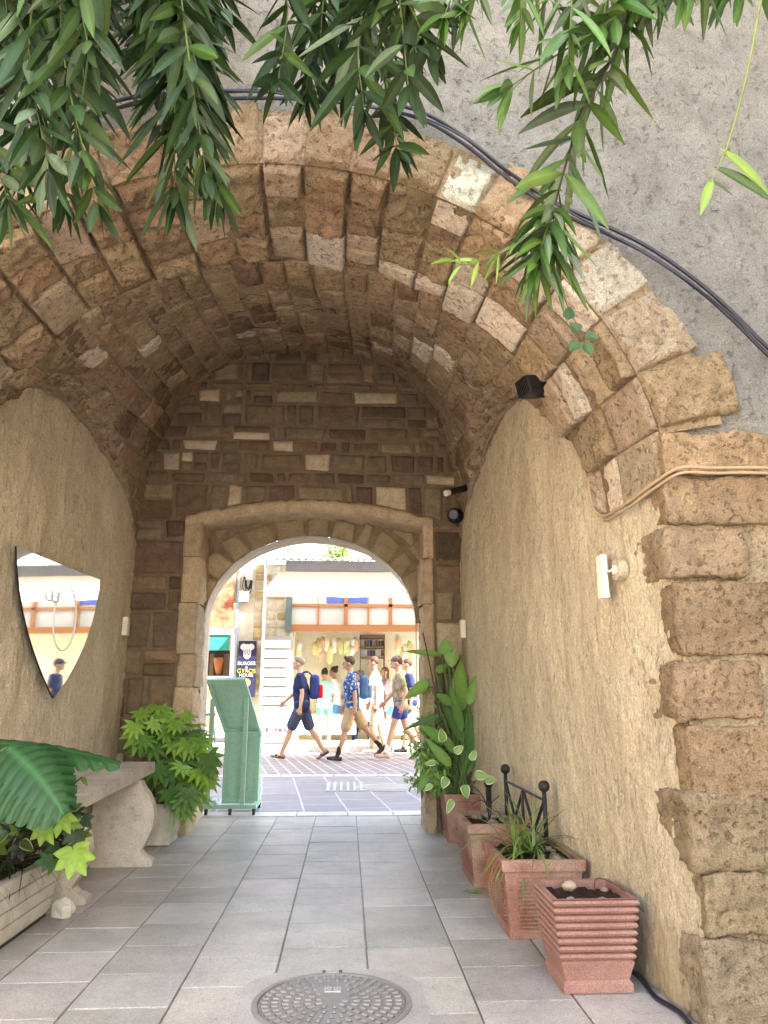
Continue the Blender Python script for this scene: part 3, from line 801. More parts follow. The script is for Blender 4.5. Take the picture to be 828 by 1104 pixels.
# oleander trees: one rooted left of the camera, one right
def tree_base(root,x,y,limbs):
    mb=MB();mb.tube(spline([(x,y,-.05),(x+.05,y+.05,1.2),(x,y+.1,2.6)],6),[.09]*6+[.075]*7,12);
    mb.build('trunk',M['bark'],root,smooth=True)
    for l in limbs:
        mb=MB();P=spline(l,6);mb.tube(P,[lerp(.04,.012,i/len(P)) for i in range(len(P))],8);mb.build('limb',M['bark'],root,smooth=True)
ol=thing('oleander_tree','dark dense oleander foliage hanging over the left half of the arch','tree',(-2.6,1.0,0))
tree_base(ol,-2.6,1.0,[[(-2.6,1.1,2.5),(-2.2,1.5,3.2),(-1.2,1.8,3.5),(-.3,1.9,3.6)],[(-2.6,1.1,2.4),(-2.0,1.3,2.9),(-1.3,1.5,3.25),(-.4,1.55,3.3)],[(-2.6,1.1,2.5),(-2.3,1.9,3.1),(-1.7,2.1,3.4)]])
st,lf=MB(),MB()
tips=[(8,232),(22,205),(40,248),(52,200),(68,228),(85,170),(104,236),(118,205),(60,120),(100,130),(30,120),(5,150),(150,95),(165,60),(130,60),(175,150),(188,222),(205,238),(222,205),(238,228),(250,180),(205,150),(262,150),(283,180),(292,140),(230,110),(255,75),(280,60),(200,60),(310,70),(330,118),(345,60),(362,35),(392,135),(378,95),(405,80),(428,178),(440,110),(415,50),(462,70),(448,35),(480,40),(60,60),(95,70),(20,70),(140,120),(300,105),(490,12),(385,30),(240,30),(330,20)]
for (tx,ty) in [q for k_,q in enumerate(tips) if k_%3!=2 and not(115<q[0]<175 or 250<q[0]<300)]:
    Y=U(1.55,2.15);sx=tx+U(-70,50);top=U(-130,-60)
    if ty<70: top=U(-160,-110)
    a_=at(sx,top,Y+U(-.15,.15));c_=at(tx,ty-18,Y);b_=at(lerp(sx,tx,.6)+U(-22,22),lerp(top,ty,.5),Y+U(-.05,.05))
    twig(st,lf,[a_,b_,c_],L=.2*U(.8,1.15)*Y/1.8,gap=.055,start=.1,W=.033,ang=U(.55,1.0),tones=(GD,GR,GD,GD,(.02,.04,.012),GR,GB))
# extra mass in the upper-left corner
for k in range(14):
    tx=U(-60,260)*U(.3,1);ty=U(-20,120);Y=U(1.6,2.6)
    a_=at(tx+U(-60,60),ty-U(150,220),Y);twig(st,lf,[a_,at(tx+U(-30,30),ty-90,Y),at(tx,ty,Y)],L=.2,gap=.05,start=.1,W=.033,tones=(GD,(.02,.04,.012),GD,GR))
st.build('twigs',M['stem'],ol);lf.build('foliage',M['leaf_dark'],ol)
ol2=thing('oleander_tree','oleander branch with long separate green leaves hanging in front of the grey facade','tree',(2.4,.6,0))
tree_base(ol2,2.4,.6,[[(2.4,.7,2.5),(1.8,1.0,3.0),(.9,1.3,3.1),(.62,1.4,2.95)],[(2.4,.7,2.5),(1.6,.9,2.9),(1.05,1.1,2.9)]])
st,lf=MB(),MB()
def tw2(pts,Y,**k):
    k.setdefault('tones',((.05,.10,.02),(.037,.075,.016),(.07,.125,.026),(.08,.115,.06)));twig(st,lf,[at(x,y,Y) for x,y in pts],**k)
tw2([(760,-90),(700,-30),(660,20)],1.5,L=.16,W=.026,gap=.05,start=.2,ang=1.1)
tw2([(640,-90),(655,-30),(650,25)],1.45,L=.16,W=.027,gap=.05,start=.2,ang=1.1)
tw2([(560,-90),(590,-20),(606,20)],1.5,L=.16,W=.027,gap=.05,start=.2,ang=1.1)
tw2([(830,-90),(815,-50),(800,-22)],1.3,L=.14,W=.026,gap=.04,start=.2,ang=1.1)
tw2([(500,-90),(495,-30),(480,15)],1.5,L=.16,W=.028,gap=.05,start=.2,ang=1.0)
tw2([(790,-90),(760,-50),(740,-10)],1.3,L=.14,W=.024,gap=.04,start=.2,ang=1.1)
tw2([(700,-60),(672,35),(628,124),(612,170),(598,222),(588,262)],1.5,L=.185,W=.033,gap=.05,start=.25,r=.005,stemc=(.05,.045,.03),ang=.9,droop=1.)
tw2([(598,222),(585,262),(578,285)],1.5,L=.15,W=.024,gap=.014,start=.05,ang=1.05,droop=1.2)
tw2([(598,222),(560,262),(505,285),(488,280)],1.5,L=.075,W=.013,gap=.05,start=.45,tones=(GL,),ang=.9,droop=.9,r=.002)
tw2([(720,-40),(660,20),(596,62),(548,95)],1.45,L=.16,W=.027,gap=.07,start=.3,ang=.7,droop=.6)
tw2([(616,-60),(616,10),(612,70)],1.4,L=.15,W=.028,gap=.07,start=.3,ang=.6)
tw2([(560,-60),(562,0),(560,20)],1.4,L=.13,W=.025,gap=.05,start=.4,ang=.5)
tw2([(520,-60),(512,-10),(500,10)],1.5,L=.12,W=.024,gap=.05,start=.4,ang=.5)
tw2([(690,-70),(700,-20),(692,5)],1.45,L=.12,W=.022,gap=.04,start=.3,ang=.6)
tw2([(760,-80),(735,-30),(712,2)],1.5,L=.11,W=.021,gap=.035,start=.3,ang=.7)
tw2([(800,-70),(790,-30),(778,-5)],1.4,L=.11,W=.02,gap=.035,start=.3,ang=.8)
tw2([(680,-30),(648,90),(598,190)],1.6,L=.09,W=.02,gap=.2,start=.5,r=.002)
tw2([(825,-30),(808,67),(785,155),(766,196)],1.15,L=.1,W=.02,gap=.9,start=2,r=.0035,stemc=(.13,.16,.06))
for b_,d_,L_,W_,t_ in (((768,192),(-.45,0,-1),.085,.018,GL),((770,180),(1,0,-.55),.13,.034,GR),((776,160),(1,.1,-.85),.13,.032,GL),((766,194),(.3,0,-.2),.05,.01,GR)):
    leaf(lf,at(*b_,1.15),d_,L_,W_,vary(t_,.1),up=Vector((0,-.9,.3)),droop=.25,seg=9,mid=1.4)
# small three-leaf sprig hanging low
st.tube(spline([at(598,300,1.6),at(612,330,1.6),at(626,358,1.6)],5),.0012,5,(.09,.06,.03))
for (px,py),d_ in (((626,358),(-.7,0,.7)),((630,362),(.9,0,-.1)),((624,368),(-.8,0,-.8)),((630,370),(.5,0,-1)),((612,345),(.2,0,1))):
    leaf(lf,at(px,py,1.6),d_,.036,.03,(.03,.075,.03),up=Vector((0,-1,.2)),shape='ovate',droop=.1)
st.build('twigs',M['stem'],ol2);lf.build('foliage',M['leaf'],ol2)
# ---------------- potted plants (right)
# spider plant
sp_=thing('spider_plant','spider plant with arching striped strap leaves, growing in the fluted planter','plant',(.88,3.95,.31))
mb=MB()
for k in range(58):
    c0=Vector((.86+U(-.035,.10),3.9+U(-.08,.1),.315));an=U(0,6.28);el=U(.5,1.5)
    d_=Vector((math.cos(an)*math.cos(el)-.12,math.sin(an)*math.cos(el)-.1,math.sin(el)))
    e=(.34,.40,.16) if R()<.4 else None
    leaf(mb,c0,d_,U(.22,.44),U(.011,.018),vary(random.choice((GL,(.10,.17,.04),(.10,.17,.05))),.2),droop=U(.9,2.2),seg=9,shape='strap',fold=.4,edge=e)
for k in range(5): # dry drooping leaves over the rim
    leaf(mb,(.77,3.72+.06*k,.34),(-.6,-.3,.3),U(.18,.28),.012,vary((.22,.10,.05),.2),droop=4,seg=8,shape='strap')
mb.build('leaves',M['leaf'],sp_,smooth=True)
# variegated shrub in planter 3
vs_=thing('variegated_shrub','thin shrub with round cream-edged green leaves growing in the dusty planter','plant',(.86,4.8,.32))
mb,st=MB(),MB()
stems=[[(.87,4.78,.32),(.87,4.7,.42),(.80,4.62,.48),(.74,4.6,.46)],[(.87,4.78,.32),(.86,4.72,.40),(.82,4.7,.5),(.76,4.72,.56)],[(.87,4.8,.32),(.87,4.7,.44),(.92,4.66,.50)]]
for s_ in stems: st.tube(spline(s_,6),.0035,6,(.06,.035,.03))
for (px,py,L_,W_,ax) in ((478,800,.085,.055,(-.2,-.2,1)),(490,812,.07,.05,(.6,-.1,.6)),(470,822,.07,.035,(-1,-.1,0)),(482,838,.075,.055,(-.4,-.3,-.6)),(500,846,.08,.06,(.2,-.3,-.8)),(488,862,.09,.045,(-.5,-.3,-.8)),(512,836,.08,.06,(.8,-.2,.1)),(508,820,.07,.045,(.3,0,.8)),(522,842,.075,.055,(.9,-.1,.25)),(466,846,.06,.035,(-.8,0,-.4))):
    leaf(mb,at(px,py,4.62),ax,L_,W_,vary((.12,.22,.06),.15),up=Vector((0.1,-1,.35)),droop=.3,seg=8,shape='ovate',edge=(.62,.62,.32),fold=.12)
st.build('stems',M['stem'],vs_);mb.build('leaves',M['leaf'],vs_,smooth=True)
# tall broad-leaf plant in planter 4
bp_=thing('broad_leaf_plant','tall plant with big pointed bright green leaves standing by the doorway','plant',(.9,6.1,.33))
mb,st=MB(),MB();YY=6.05
big=[((505,800),(498,708),.0,.46,.16,GL),((512,790),(516,738),.0,.36,.12,GL),((500,820),(520,775),0,.3,.13,GR)]
spec=[ # base px, tip px, width
 ((494,770),(497,718),.155,(.17,.30,.05)),((507,790),(505,735),.15,(.12,.24,.05)),((514,815),(505,770),.14,(.07,.15,.04)),((500,835),(512,800),.13,(.09,.2,.05)),
 ((482,706),(480,692),.13,(.14,.27,.05)),((487,702),(487,716),.12,(.16,.29,.06)),((476,706),(440,703),.05,(.13,.25,.05)),((462,735),(440,752),.10,(.17,.32,.05)),((470,725),(478,722),.07,(.15,.28,.05)),
 ((480,800),(455,785),.09,(.12,.25,.06)),((470,815),(452,850),.10,(.13,.27,.05)),((478,770),(440,785),.05,(.06,.13,.04)),((484,790),(446,815),.06,(.05,.12,.04)),((488,760),(470,750),.08,(.10,.2,.05)),
 ((490,840),(470,825),.10,(.08,.18,.04)),((495,850),(480,855),.10,(.1,.2,.05)),((500,800),(478,760),.09,(.07,.15,.04)),((505,760),(515,728),.08,(.15,.28,.06)),((498,790),(486,745),.08,(.10,.21,.05)),((515,840),(526,815),.09,(.05,.11,.035)),
 ((486,826),(462,800),.08,(.16,.3,.06)),((500,830),(508,778),.10,(.06,.14,.04)),((480,842),(464,842),.08,(.13,.26,.06)),((490,812),(474,790),.07,(.11,.22,.05))]
for b_,t_,W_,tn_ in spec:
    Y=YY+U(-.16,.16);a_,c_=at(*b_,Y),at(*t_,Y);dd=c_-a_
    leaf(mb,a_,dd+Vector((0,U(-.03,.03),.02)),max(dd.length*1.15,.13),W_,vary(tn_,.1),up=Vector((U(-.5,.5),-1,.3)),droop=.12,seg=9,shape='ovate',fold=.18,mid=1.25,wave=.06)
    st.tube(spline([(.9+U(-.06,.06),6.1+U(-.06,.06),.33),((a_.x+.92)/2,6.08,(a_.z+.3)*.55),a_],5),.006,6,(.10,.17,.05))
st.tube(spline([(.86,6.0,.33),at(478,790,5.95),at(464,720,5.95),at(456,682,5.95)],6),.006,6,(.06,.06,.03))
# airy small-leaved stems on the street side
for k in range(26):
    x=U(.52,.80);y=U(5.9,6.25);z=U(.35,1.0)
    P=spline([(.8,6.05,.33),(lerp(.8,x,.6),y,lerp(.33,z,.6)),(x-.05,y,z)],4);st.tube(P,.0025,5,(.12,.2,.06))
    for p in P[2:]:
        for q in range(4): leaf(mb,p+rdir()*.02,rdir(),U(.04,.075),U(.014,.024),vary((.20,.34,.08),.25),up=rdir(),droop=.6,seg=4)
st.build('stems',M['stem'],bp_);mb.build('leaves',M['leaf'],bp_,smooth=True)
# weeds
def weed(name,label,c,n,L,W,tn_):
    t=thing(name,label,'plant',c);mb=MB()
    for k in range(n):
        an=U(0,6.28);leaf(mb,Vector(c)+Vector((U(-.015,.015),U(-.015,.015),.004)),(math.cos(an),math.sin(an),U(.2,1)),L*U(.6,1.2),W,vary(tn_,.25),droop=1.1,seg=5,shape='ovate')
    mb.build('leaves',M['leaf'],t)
weed('weed','small bright weed growing from a floor joint beside the dusty planter',ground(510,963),11,.06,.026,(.19,.29,.06))
weed('weed','dry brownish weed at the foot of the wall beside the ribbed pot',ground(700,1056),14,.05,.024,(.20,.15,.08))
# ---------------- metal railing
rl=thing('metal_railing','low black iron railing with ball finials and zigzag bars leaning on the plaster wall','railing',(1.08,4.8,0))
rp=[Vector((1.005,4.88,.61)),Vector((1.035,4.05,.60))]
for k in (0,1):
    p=rp[k];mb=MB();mb.tube([(p.x,p.y,.30),(p.x,p.y,p.z)],.012,8);o=mb.build('post',M['iron'],rl,smooth=True)
    mb=MB();mb.ball((p.x,p.y,p.z+.02),.03,n=16,m=12);mb.build('finial',M['iron'],o,smooth=True)
mb=MB();mb.tube([rp[0]-Vector((0,0,.05)),rp[1]-Vector((0,0,.05))],.007,8);mb.tube([rp[0]-Vector((0,0,.235)),rp[1]-Vector((0,0,.235))],.007,8);mb.build('rail',M['whiteplastic'] if 0 else M['iron'],rl)
for k in range(4):
    y0=4.88-.2075*k;y1=y0-.2075;z0,z1=(.55,.38) if k%2==0 else (.38,.55);xx=1.005+.03*(k/4)
    mb=MB();mb.tube([(xx,y0,z0),(xx+.005,y1,z1)],.009,6);mb.build('bar',M['iron'],rl)
for yy in (4.8,):
    mb=MB();mb.tube([(1.012,4.46,.375),(1.012,4.46,.55)],.009,6);mb.build('bar',M['iron'],rl)
rl2=thing('metal_stake','short black iron stake with knob standing behind the planters','stake',(1.03,5.45,0))
mb=MB();mb.tube([(.99,5.4,0),(.99,5.4,.47)],.02,8);o=mb.build('post',M['iron'],rl2,smooth=True);mb=MB();mb.ball((.99,5.4,.49),.032);mb.build('finial',M['iron'],rl2,smooth=True)
# ---------------- bench
bn=thing('stone_bench','cast stone bench with thick slab top and curved slab legs along the left wall','bench',(-1.65,4.9,0))
Ca,Cb=Vector((-1.46,4.15,.53)),Vector((-1.36,5.62,.622))
mb=MB()
V=[];n=14
def slabpt(u,v,w): # u along, v 0 front..1 wall, w 0 top..1 bottom
    f=Ca.lerp(Cb,u);b=Vector((-1.89,lerp(4.15,5.62,u),lerp(.53,.622,u)))
    return f.lerp(b,v)-Vector((0,0,.07*w))
us=[0,.006]+[i/14 for i in range(1,14)]+[.994,1];vs2=[0,.02]+[i/6 for i in range(1,6)]+[1]
def grid(fn,A,B):
    V=[fn(a,b) for a in A for b in B];k=len(B)
    return V,[(i*k+j,(i+1)*k+j,(i+1)*k+j+1,i*k+j+1) for i in range(len(A)-1) for j in range(k-1)]
def jit(p,a=.003): return p+Vector((noise.noise(p*30),noise.noise(p*30+Vector((9,0,0))),noise.noise(p*30+Vector((0,9,0)))))*a
for w in (0,1):
    mb.add(*grid(lambda a,b:jit(slabpt(a,b,w)),us,vs2))
ww=[0,.08,.5,.92,1]
mb.add(*grid(lambda a,b:jit(slabpt(a,0,b)),us,ww));mb.add(*grid(lambda a,b:jit(slabpt(0,a,b)),vs2,ww));mb.add(*grid(lambda a,b:jit(slabpt(1,a,b)),vs2,ww))
mb.build('slab',M['bench'],bn,smooth=False,merge=True)
def leg(yc,h,x_front,th=.10):
    # profile in x-z: bulging curved front, flared foot; back near the wall
    fr=[(-.10,0),(-.0,0),(.0,.045),(-.055,.07),(-.085,.10),(-.045,.17),(-.015,.25),(-.005,.32),(-.02,.40),(-.055,.47),(-.10,.53),(-.11,.56)]
    fr=[(x_front+a_,z*h/.56) for a_,z in fr[1:]]
    bk=[(x_front-.40,h),(x_front-.42,.25),(x_front-.40,0)]
    prof=fr+bk;n=len(prof);mb=MB()
    V=[(x,yc-th/2,z) for x,z in prof]+[(x,yc+th/2,z) for x,z in prof]
    ctr=len(V)
    Fc=[(i,(i+1)%n,n+(i+1)%n,n+i) for i in range(n)]+[tuple(range(n))[::-1],tuple(range(n,2*n))]
    mb.add(V,Fc);o=mb.build('leg',M['bench'],bn)
    bm=bmesh.new();bm.from_mesh(o.data);bmesh.ops.recalc_face_normals(bm,faces=bm.faces)
    bmesh.ops.bevel(bm,geom=[e for e in bm.edges if e.calc_face_angle(0)>1],offset=.006,segments=2,affect='EDGES');bm.to_mesh(o.data);bm.free()
leg(5.32,.53,-1.25);leg(4.42,.472,-1.37)
mb=MB();mb.box(-1.80,-1.70,4.48,5.26,.2,.36);mb.build('stretcher',M['bench'],bn)
mb=MB();mb.ball((-1.41,4.17,.035),.06,.05,.05,9,6,(.55,.52,.47),nz=.45);o=mb.build('rock',M['white_stone'],smooth=False);tag(o,'small pale rough rock at the end of the white trough','rock')
# ---------------- left troughs
tr=thing('trough_planter','long weathered white concrete trough planter with stepped horizontal grooves, front left','planter',(-1.68,3.7,0))
mb=MB()
x0,x1,y0,y1=-1.87,-1.475,2.95,4.22
z=.03
for k in range(4):
    h=.066;o_=.012*(k%2)
    bevelbox(mb,x0-.0,x1-.012+.012*k*.6,y0,y1-.01+.008*k*.5,z,z+h-.006,b=.008,seg=2);z+=h
bevelbox(mb,x0+.01,x1-.02,y0+.01,y1-.02,.02,.28,b=.004)
mb.build('pot',M['white_stone'],tr,merge=False)
mb=MB();mb.box(x0,x1-.03,y0,y1-.03,-.001,.03);mb.build('foot',M['iron'],tr)
soil(x0+.02,x1-.03,y0+.03,y1-.03,.291,tr,.012)
lp=thing('square_planter','small white tapered square planter under the large palmate shrub, behind the bench','planter',(-1.4,6.1,0))
mb=MB();square_pot(mb,-1.63,-1.25,5.9,6.27,.01,.30,.05,rim=.0,wall=.02);mb.build('pot',M['white_stone'],lp);soil(-1.61,-1.27,5.92,6.25,.27,lp)
# philodendron: two huge ribbed leaves over the bench
ph=thing('philodendron','philodendron with two huge ribbed dark blue-green leaves over the bench','plant',(-1.75,3.6,.3))
def rib_leaf(mb,base,d,L,W,tone,up,droop=.6,lobes=9,sides=(-1,1)):
    """large split leaf: blade in two halves whose margin is cut into finger lobes"""
    d=Vector(d).normalized();up=Vector(up);side=d.cross(up).normalized();cur=d.copy();p=Vector(base);n=lobes*6;m_=8
    spine=[];nr=[]
    for i in range(n+1):
        spine.append(p.copy());nr.append(side.cross(cur).normalized());cur=(cur+Vector((0,0,-1))*droop/n).normalized();p=p+cur*L/n
    for sg in sides:
        V=[];C=[]
        for i in range(n+1):
            t=i/n;w=W*.5*(math.sin(math.pi*min(1,t*.97+.03)**.55)**.65 if t<1 else 0)+.003
            ph_=(t*lobes)%1;cut=1-.30*max(0,1-min(ph_,1-ph_)*7) if t>.08 else 1
            for j in range(m_):
                q=j/(m_-1);ww=w*q*(cut if q>.6 else 1);tt=(spine[min(n,i+int(q*n*.10))]-spine[i])
                rb=.006*math.cos((t*lobes)*2*math.pi)*q
                V.append(spine[i]+side*sg*ww+tt+nr[i]*(-q**2*w*.22+rb+.02*w*math.sin(q*3))+Vector((0,0,-1))*q*q*w*.18)
                C.append(tuple(min(1,c*(2.2 if q<.03 else (1.35 if .42<ph_<.58 else 1))) for c in tone))
        mb.add(V,[(i*m_+j,(i+1)*m_+j,(i+1)*m_+j+1,i*m_+j+1) for i in range(n) for j in range(m_-1)],C)
mb=MB();rib_leaf(mb,at(8,806,3.38),at(78,856,3.25)-at(8,806,3.38),.42,.36,(.022,.068,.022),(.35,-1,.75),droop=.5,lobes=9)
rib_leaf(mb,at(-45,800,3.5),at(120,800,3.62)-at(-45,803,3.5),.70,.26,(.025,.08,.022),(0,-.35,1),droop=.30,lobes=11)
rib_leaf(mb,at(-10,835,3.3),at(-40,880,3.3)-at(-10,835,3.3),.35,.30,(.02,.06,.02),(.2,-1,.6),droop=.3,lobes=8)
mb.build('leaf',M['leaf_gloss'],ph,smooth=True)
mb=MB();mb.tube(spline([(-1.7,3.55,.3),(-1.85,3.45,.6),at(8,806,3.38)],6),.008,8,(.06,.1,.04));mb.tube(spline([(-1.7,3.6,.3),(-1.86,3.6,.6),at(-45,800,3.5)],6),.008,8,(.06,.1,.04));mb.build('stalk',M['stem'],ph)
# mixed plant in the trough: grassy drooping leaves + lobed variegated ivy
gp=thing('lily_turf','dark strap-leaved grass plant drooping over the front trough','plant',(-1.6,3.75,.3))
mb=MB()
for k in range(95):
    c0=Vector((U(-1.78,-1.52),U(3.35,4.0),.3));an=U(-1.9,1.3);el=U(.35,1.3)
    leaf(mb,c0,(math.cos(an)*math.cos(el),math.sin(an)*math.cos(el)-.1,math.sin(el)),U(.16,.30),U(.007,.012),vary(random.choice((GD,(.04,.09,.035),GR)),.25),droop=U(1.8,3.4),seg=8,shape='strap',fold=.4)
mb.build('leaves',M['leaf'],gp,smooth=True)
def palm_leaf(mb,c,d,up,r,tone,lobes=7,spread=2.1,w=.42,droop=.5):
    """palmate (fatsia / ivy) leaf: lobes radiating from the stalk"""
    d=Vector(d).normalized();up=Vector(up).normalized();side=d.cross(up).normalized();up=side.cross(d).normalized()
    for k in range(lobes):
        a_=lerp(-spread,spread,k/(lobes-1));dd=d*math.cos(a_)+side*math.sin(a_)
        leaf(mb,Vector(c)+up*.0006*k,dd+up*.12,r*(1-.28*abs(a_)/spread)*U(.92,1.05),r*w,tone,up=up,droop=droop,seg=6,shape='ovate',fold=.15,mid=1.3)
iv=thing('variegated_ivy','bushy ivy-like plant with green and cream-edged lobed leaves at the end of the white trough','plant',(-1.55,4.0,.3))
mb,st=MB(),MB()
cen=Vector((-1.56,3.85,.42))
for k in range(58):
    px,py=random.choice(((40,885),(60,880),(75,900),(55,915),(30,900),(20,880),(80,885),(50,900),(65,925),(10,905)));p=at(px+U(-14,14),py+U(-16,16),U(3.65,4.05))
    if p.z<.3: p.z=.32
    tn_=vary(random.choice((GD,GR,(.06,.13,.05),GL)),.25)
    if R()<.35: leaf(mb,p,rdir()+Vector((.3,-.2,0)),U(.06,.09),U(.035,.05),tn_,up=Vector((U(-.4,.4),-1,.5)),shape='ovate',edge=(.52,.55,.28) if R()<.6 else None,droop=.4)
    else: palm_leaf(mb,p,rdir()+Vector((.2,0,-.5)),Vector((U(-.4,.4),-1,.6)),U(.045,.085),tn_,5,1.9,.5,.3)
    if k%3==0: st.tube(spline([(-1.6,3.85,.3),(lerp(-1.6,p.x,.5),lerp(3.85,p.y,.5),lerp(.3,p.z,.6)),p],4),.0025,5,(.07,.04,.03))
for px,py,r in ((66,880,.095),(80,920,.12),(48,892,.09)):
    palm_leaf(mb,at(px,py,3.6),(.3,0,-1),(-.1,-1,.4),r,(.19,.31,.045),6,2.0,.5,.2)
st.tube(spline([(-1.6,3.85,.3),at(45,880,3.75),at(75,850,3.7),at(88,838,3.7)],6),.0035,6,(.07,.04,.03));leaf(mb,at(88,838,3.7),(.6,0,-.5),.05,.03,GL,up=Vector((0,-1,.3)),shape='ovate',edge=(.5,.55,.35))
for px,py in ((2,835),(12,848)): leaf(mb,at(px,py+25,3.5),(-.3,0,.4),.07,.06,(.16,.05,.02),up=Vector((0,-1,.2)),shape='ovate')
st.build('stems',M['stem'],iv);mb.build('leaves',M['leaf'],iv,smooth=True)
# fatsia behind the bench
fa=thing('fatsia_shrub','bushy fatsia with large bright green palmate leaves beside the menu stand','plant',(-1.42,6.1,.28))
mb,st=MB(),MB()
outl=[(150,775),(162,768),(178,772),(196,776),(205,790),(215,800),(185,800),(165,800),(150,800),(200,815),(222,820),(212,838),(228,842),(190,835),(175,825),(165,835),(205,852),(216,862),(198,868),(180,858),(222,826),(190,790),(172,785),(208,808),(196,848)]
for k in range(62):
    px,py=outl[k%len(outl)];px+=U(-8,8);py+=U(-8,8)
    front=px>185 or py<800;p=at(px,py,U(5.75,6.2))
    if p.x<-1.8:p.x=-1.8
    tn_=vary((.20,.34,.05) if (front and R()<.7) else random.choice(((.07,.15,.035),(.10,.2,.04))),.2)
    palm_leaf(mb,p,Vector((U(.0,1),U(-.8,.1),U(-1,-.1))),Vector((U(-.2,.6),-.6,U(.4,1))),U(.10,.18),tn_,8,2.3,.30,.5)
    if k%2==0: st.tube(spline([(-1.43,6.1,.28),(lerp(-1.43,p.x,.6),6.1,lerp(.3,p.z,.7)),p],4),.004,5,(.13,.18,.06))
for k in range(70): # pale grass tuft spilling in front
    c0=Vector((-1.30+U(-.03,.05),5.98+U(-.1,.15),.27));an=U(-1.6,.9)
    leaf(mb,c0,(math.cos(an)*.6,math.sin(an)*.6,U(.1,.6)),U(.18,.3),.007,vary((.34,.44,.18),.2),droop=U(2.5,4),seg=7,shape='strap')
st.build('stems',M['stem'],fa);mb.build('leaves',M['leaf'],fa,smooth=True)
# ---------------- mirror
mi=thing('wall_mirror','shield-shaped frameless mirror with a curved pointed outline on the left plaster wall','mirror',(-1.86,5.0,1.5))
Cn=[(18,589),(108,625),(58,753)]
def onplane(px,py,p0,n0):
    r=Vector(ray(px,py));o=Vector((0,0,H));t=(p0-o).dot(n0)/r.dot(n0);return o+r*t
mn=Vector((math.cos(math.radians(-4.5)),math.sin(math.radians(-4.5)),0));mp0=Vector((-1.775,4.9,1.5))
out=[]
for (a_,b_,bul) in ((0,1,(0,1)),(1,2,(15,6)),(2,0,(-16,4))):
    pa,pb=Cn[a_],Cn[b_]
    for k in range(12):
        t=k/12;q=4*t*(1-t);out.append(onplane(lerp(pa[0],pb[0],t)+bul[0]*q*.6,lerp(pa[1],pb[1],t)+bul[1]*q*.6,mp0,mn))
n=len(out);mb=MB();bk=[v-mn*.012 for v in out]
mb.add(out,[tuple(range(n))]);mm,nt,b=new_mat('mirror_silver');b.inputs['Metallic'].default_value=1;b.inputs['Base Color'].default_value=(.86,.89,.88,1);b.inputs['Roughness'].default_value=.03
mb.build('glass',mm,mi)
mb=MB();mb.add([v-mn*.0005 for v in out]+bk,[(i,(i+1)%n,n+(i+1)%n,n+i) for i in range(n)]+[tuple(range(n,2*n))]);mb.build('backing',M['black'],mi)
mb=MB();c0=onplane(70,667,mp0,mn)+mn*.0015
e1=Vector((-mn.y,mn.x,0));e2=Vector((0,0,1))
mb.tube([c0+e1*.155*math.cos(2*math.pi*k/40)+e2*.2*math.sin(2*math.pi*k/40) for k in range(41)],.004,6)
for s_,h_ in ((-.24,.1),(-.16,.16)):
    mb.tube([c0+e1*(s_+.05*math.cos(2*math.pi*k/20))+e2*(.12+.035*math.sin(2*math.pi*k/20)) for k in range(21)],.004,6)
mb.build('etching',mat('etched_frost',(.6,.64,.64),.5,.05),mi)
# ---------------- wall fittings
def wlight(px,py0,py1,side,label,w=.07):
    if side>0: x=interp(XR,4)-.03
    zt=None
WX=[(660,597,642,'R','white rectangular wall light fitting on the right plaster wall below the conduit'),]
t=thing('wall_light','white half-round wall light with a round socket plate on the tan plaster wall','wall light',(1.15,3.3,1.6))
mb=MB();bevelbox(mb,1.10,1.13,3.13,3.20,1.49,1.68,b=.006,seg=2);mb.build('cover',M['whiteplastic'],t)
mb=MB();mb.tube([(1.135,3.06,1.60),(1.175,3.06,1.60)],.045,20,(1,1,1));mb.build('socket_plate',M['plaster'],t,smooth=False)
mb=MB();mb.tube([(1.127,3.06,1.60),(1.137,3.06,1.60)],.02,16);mb.tube([(1.125,3.07,1.6),(1.12,3.14,1.6)],.005,6);mb.build('socket',M['whiteplastic'],t)
for nm,x,y,z,lb in (('door_chime',.985,6.2,1.62,'small white box on the right plaster wall beside the end wall'),('door_chime',-1.835,6.2,1.63,'small white box on the left plaster wall beside the end wall')):
    t=thing('junction_box',lb,'electrical box',(x,y,z));mb=MB();s_=1 if x>0 else -1
    bevelbox(mb,min(x,x-s_*.045),max(x,x-s_*.045),y-.04,y+.03,z-.075,z+.075,b=.005,seg=2);mb.build('cover',M['whiteplastic'],t)
    mb=MB();mb.box(min(x,x+s_*.04),max(x,x+s_*.04),y-.01,y+.01,z-.01,z+.01);mb.build('bracket',M['iron'],t)
# floodlight on lunette peak
fl=thing('floodlight','black ribbed floodlight lamp on top of the right plaster lunette','floodlight',(1.12,4.25,2.94))
c0=at(575,417,3.42);mb=MB();Mx=Matrix.Translation(c0)@Matrix.Rotation(math.radians(-12),4,'Y')@Matrix.Rotation(math.radians(20),4,'Z')
bevelbox(mb,-.065,.06,-.045,.05,-.05,.05,b=.015,seg=2,M=Mx);mb.build('housing',M['black'],fl)
mb=MB()
for k in range(7): mb.box(-.075,-.06,-.042+.013*k,-.037+.013*k,-.042,.042,M=Mx)
mb.build('cooling_fins',M['black'],fl)
mb=MB();mb.tube([c0+Vector((.02,.0,-.05)),c0+Vector((.09,.03,-.04)),c0+Vector((.14,.05,.0))],.008,8);mb.build('bracket',M['iron'],fl)
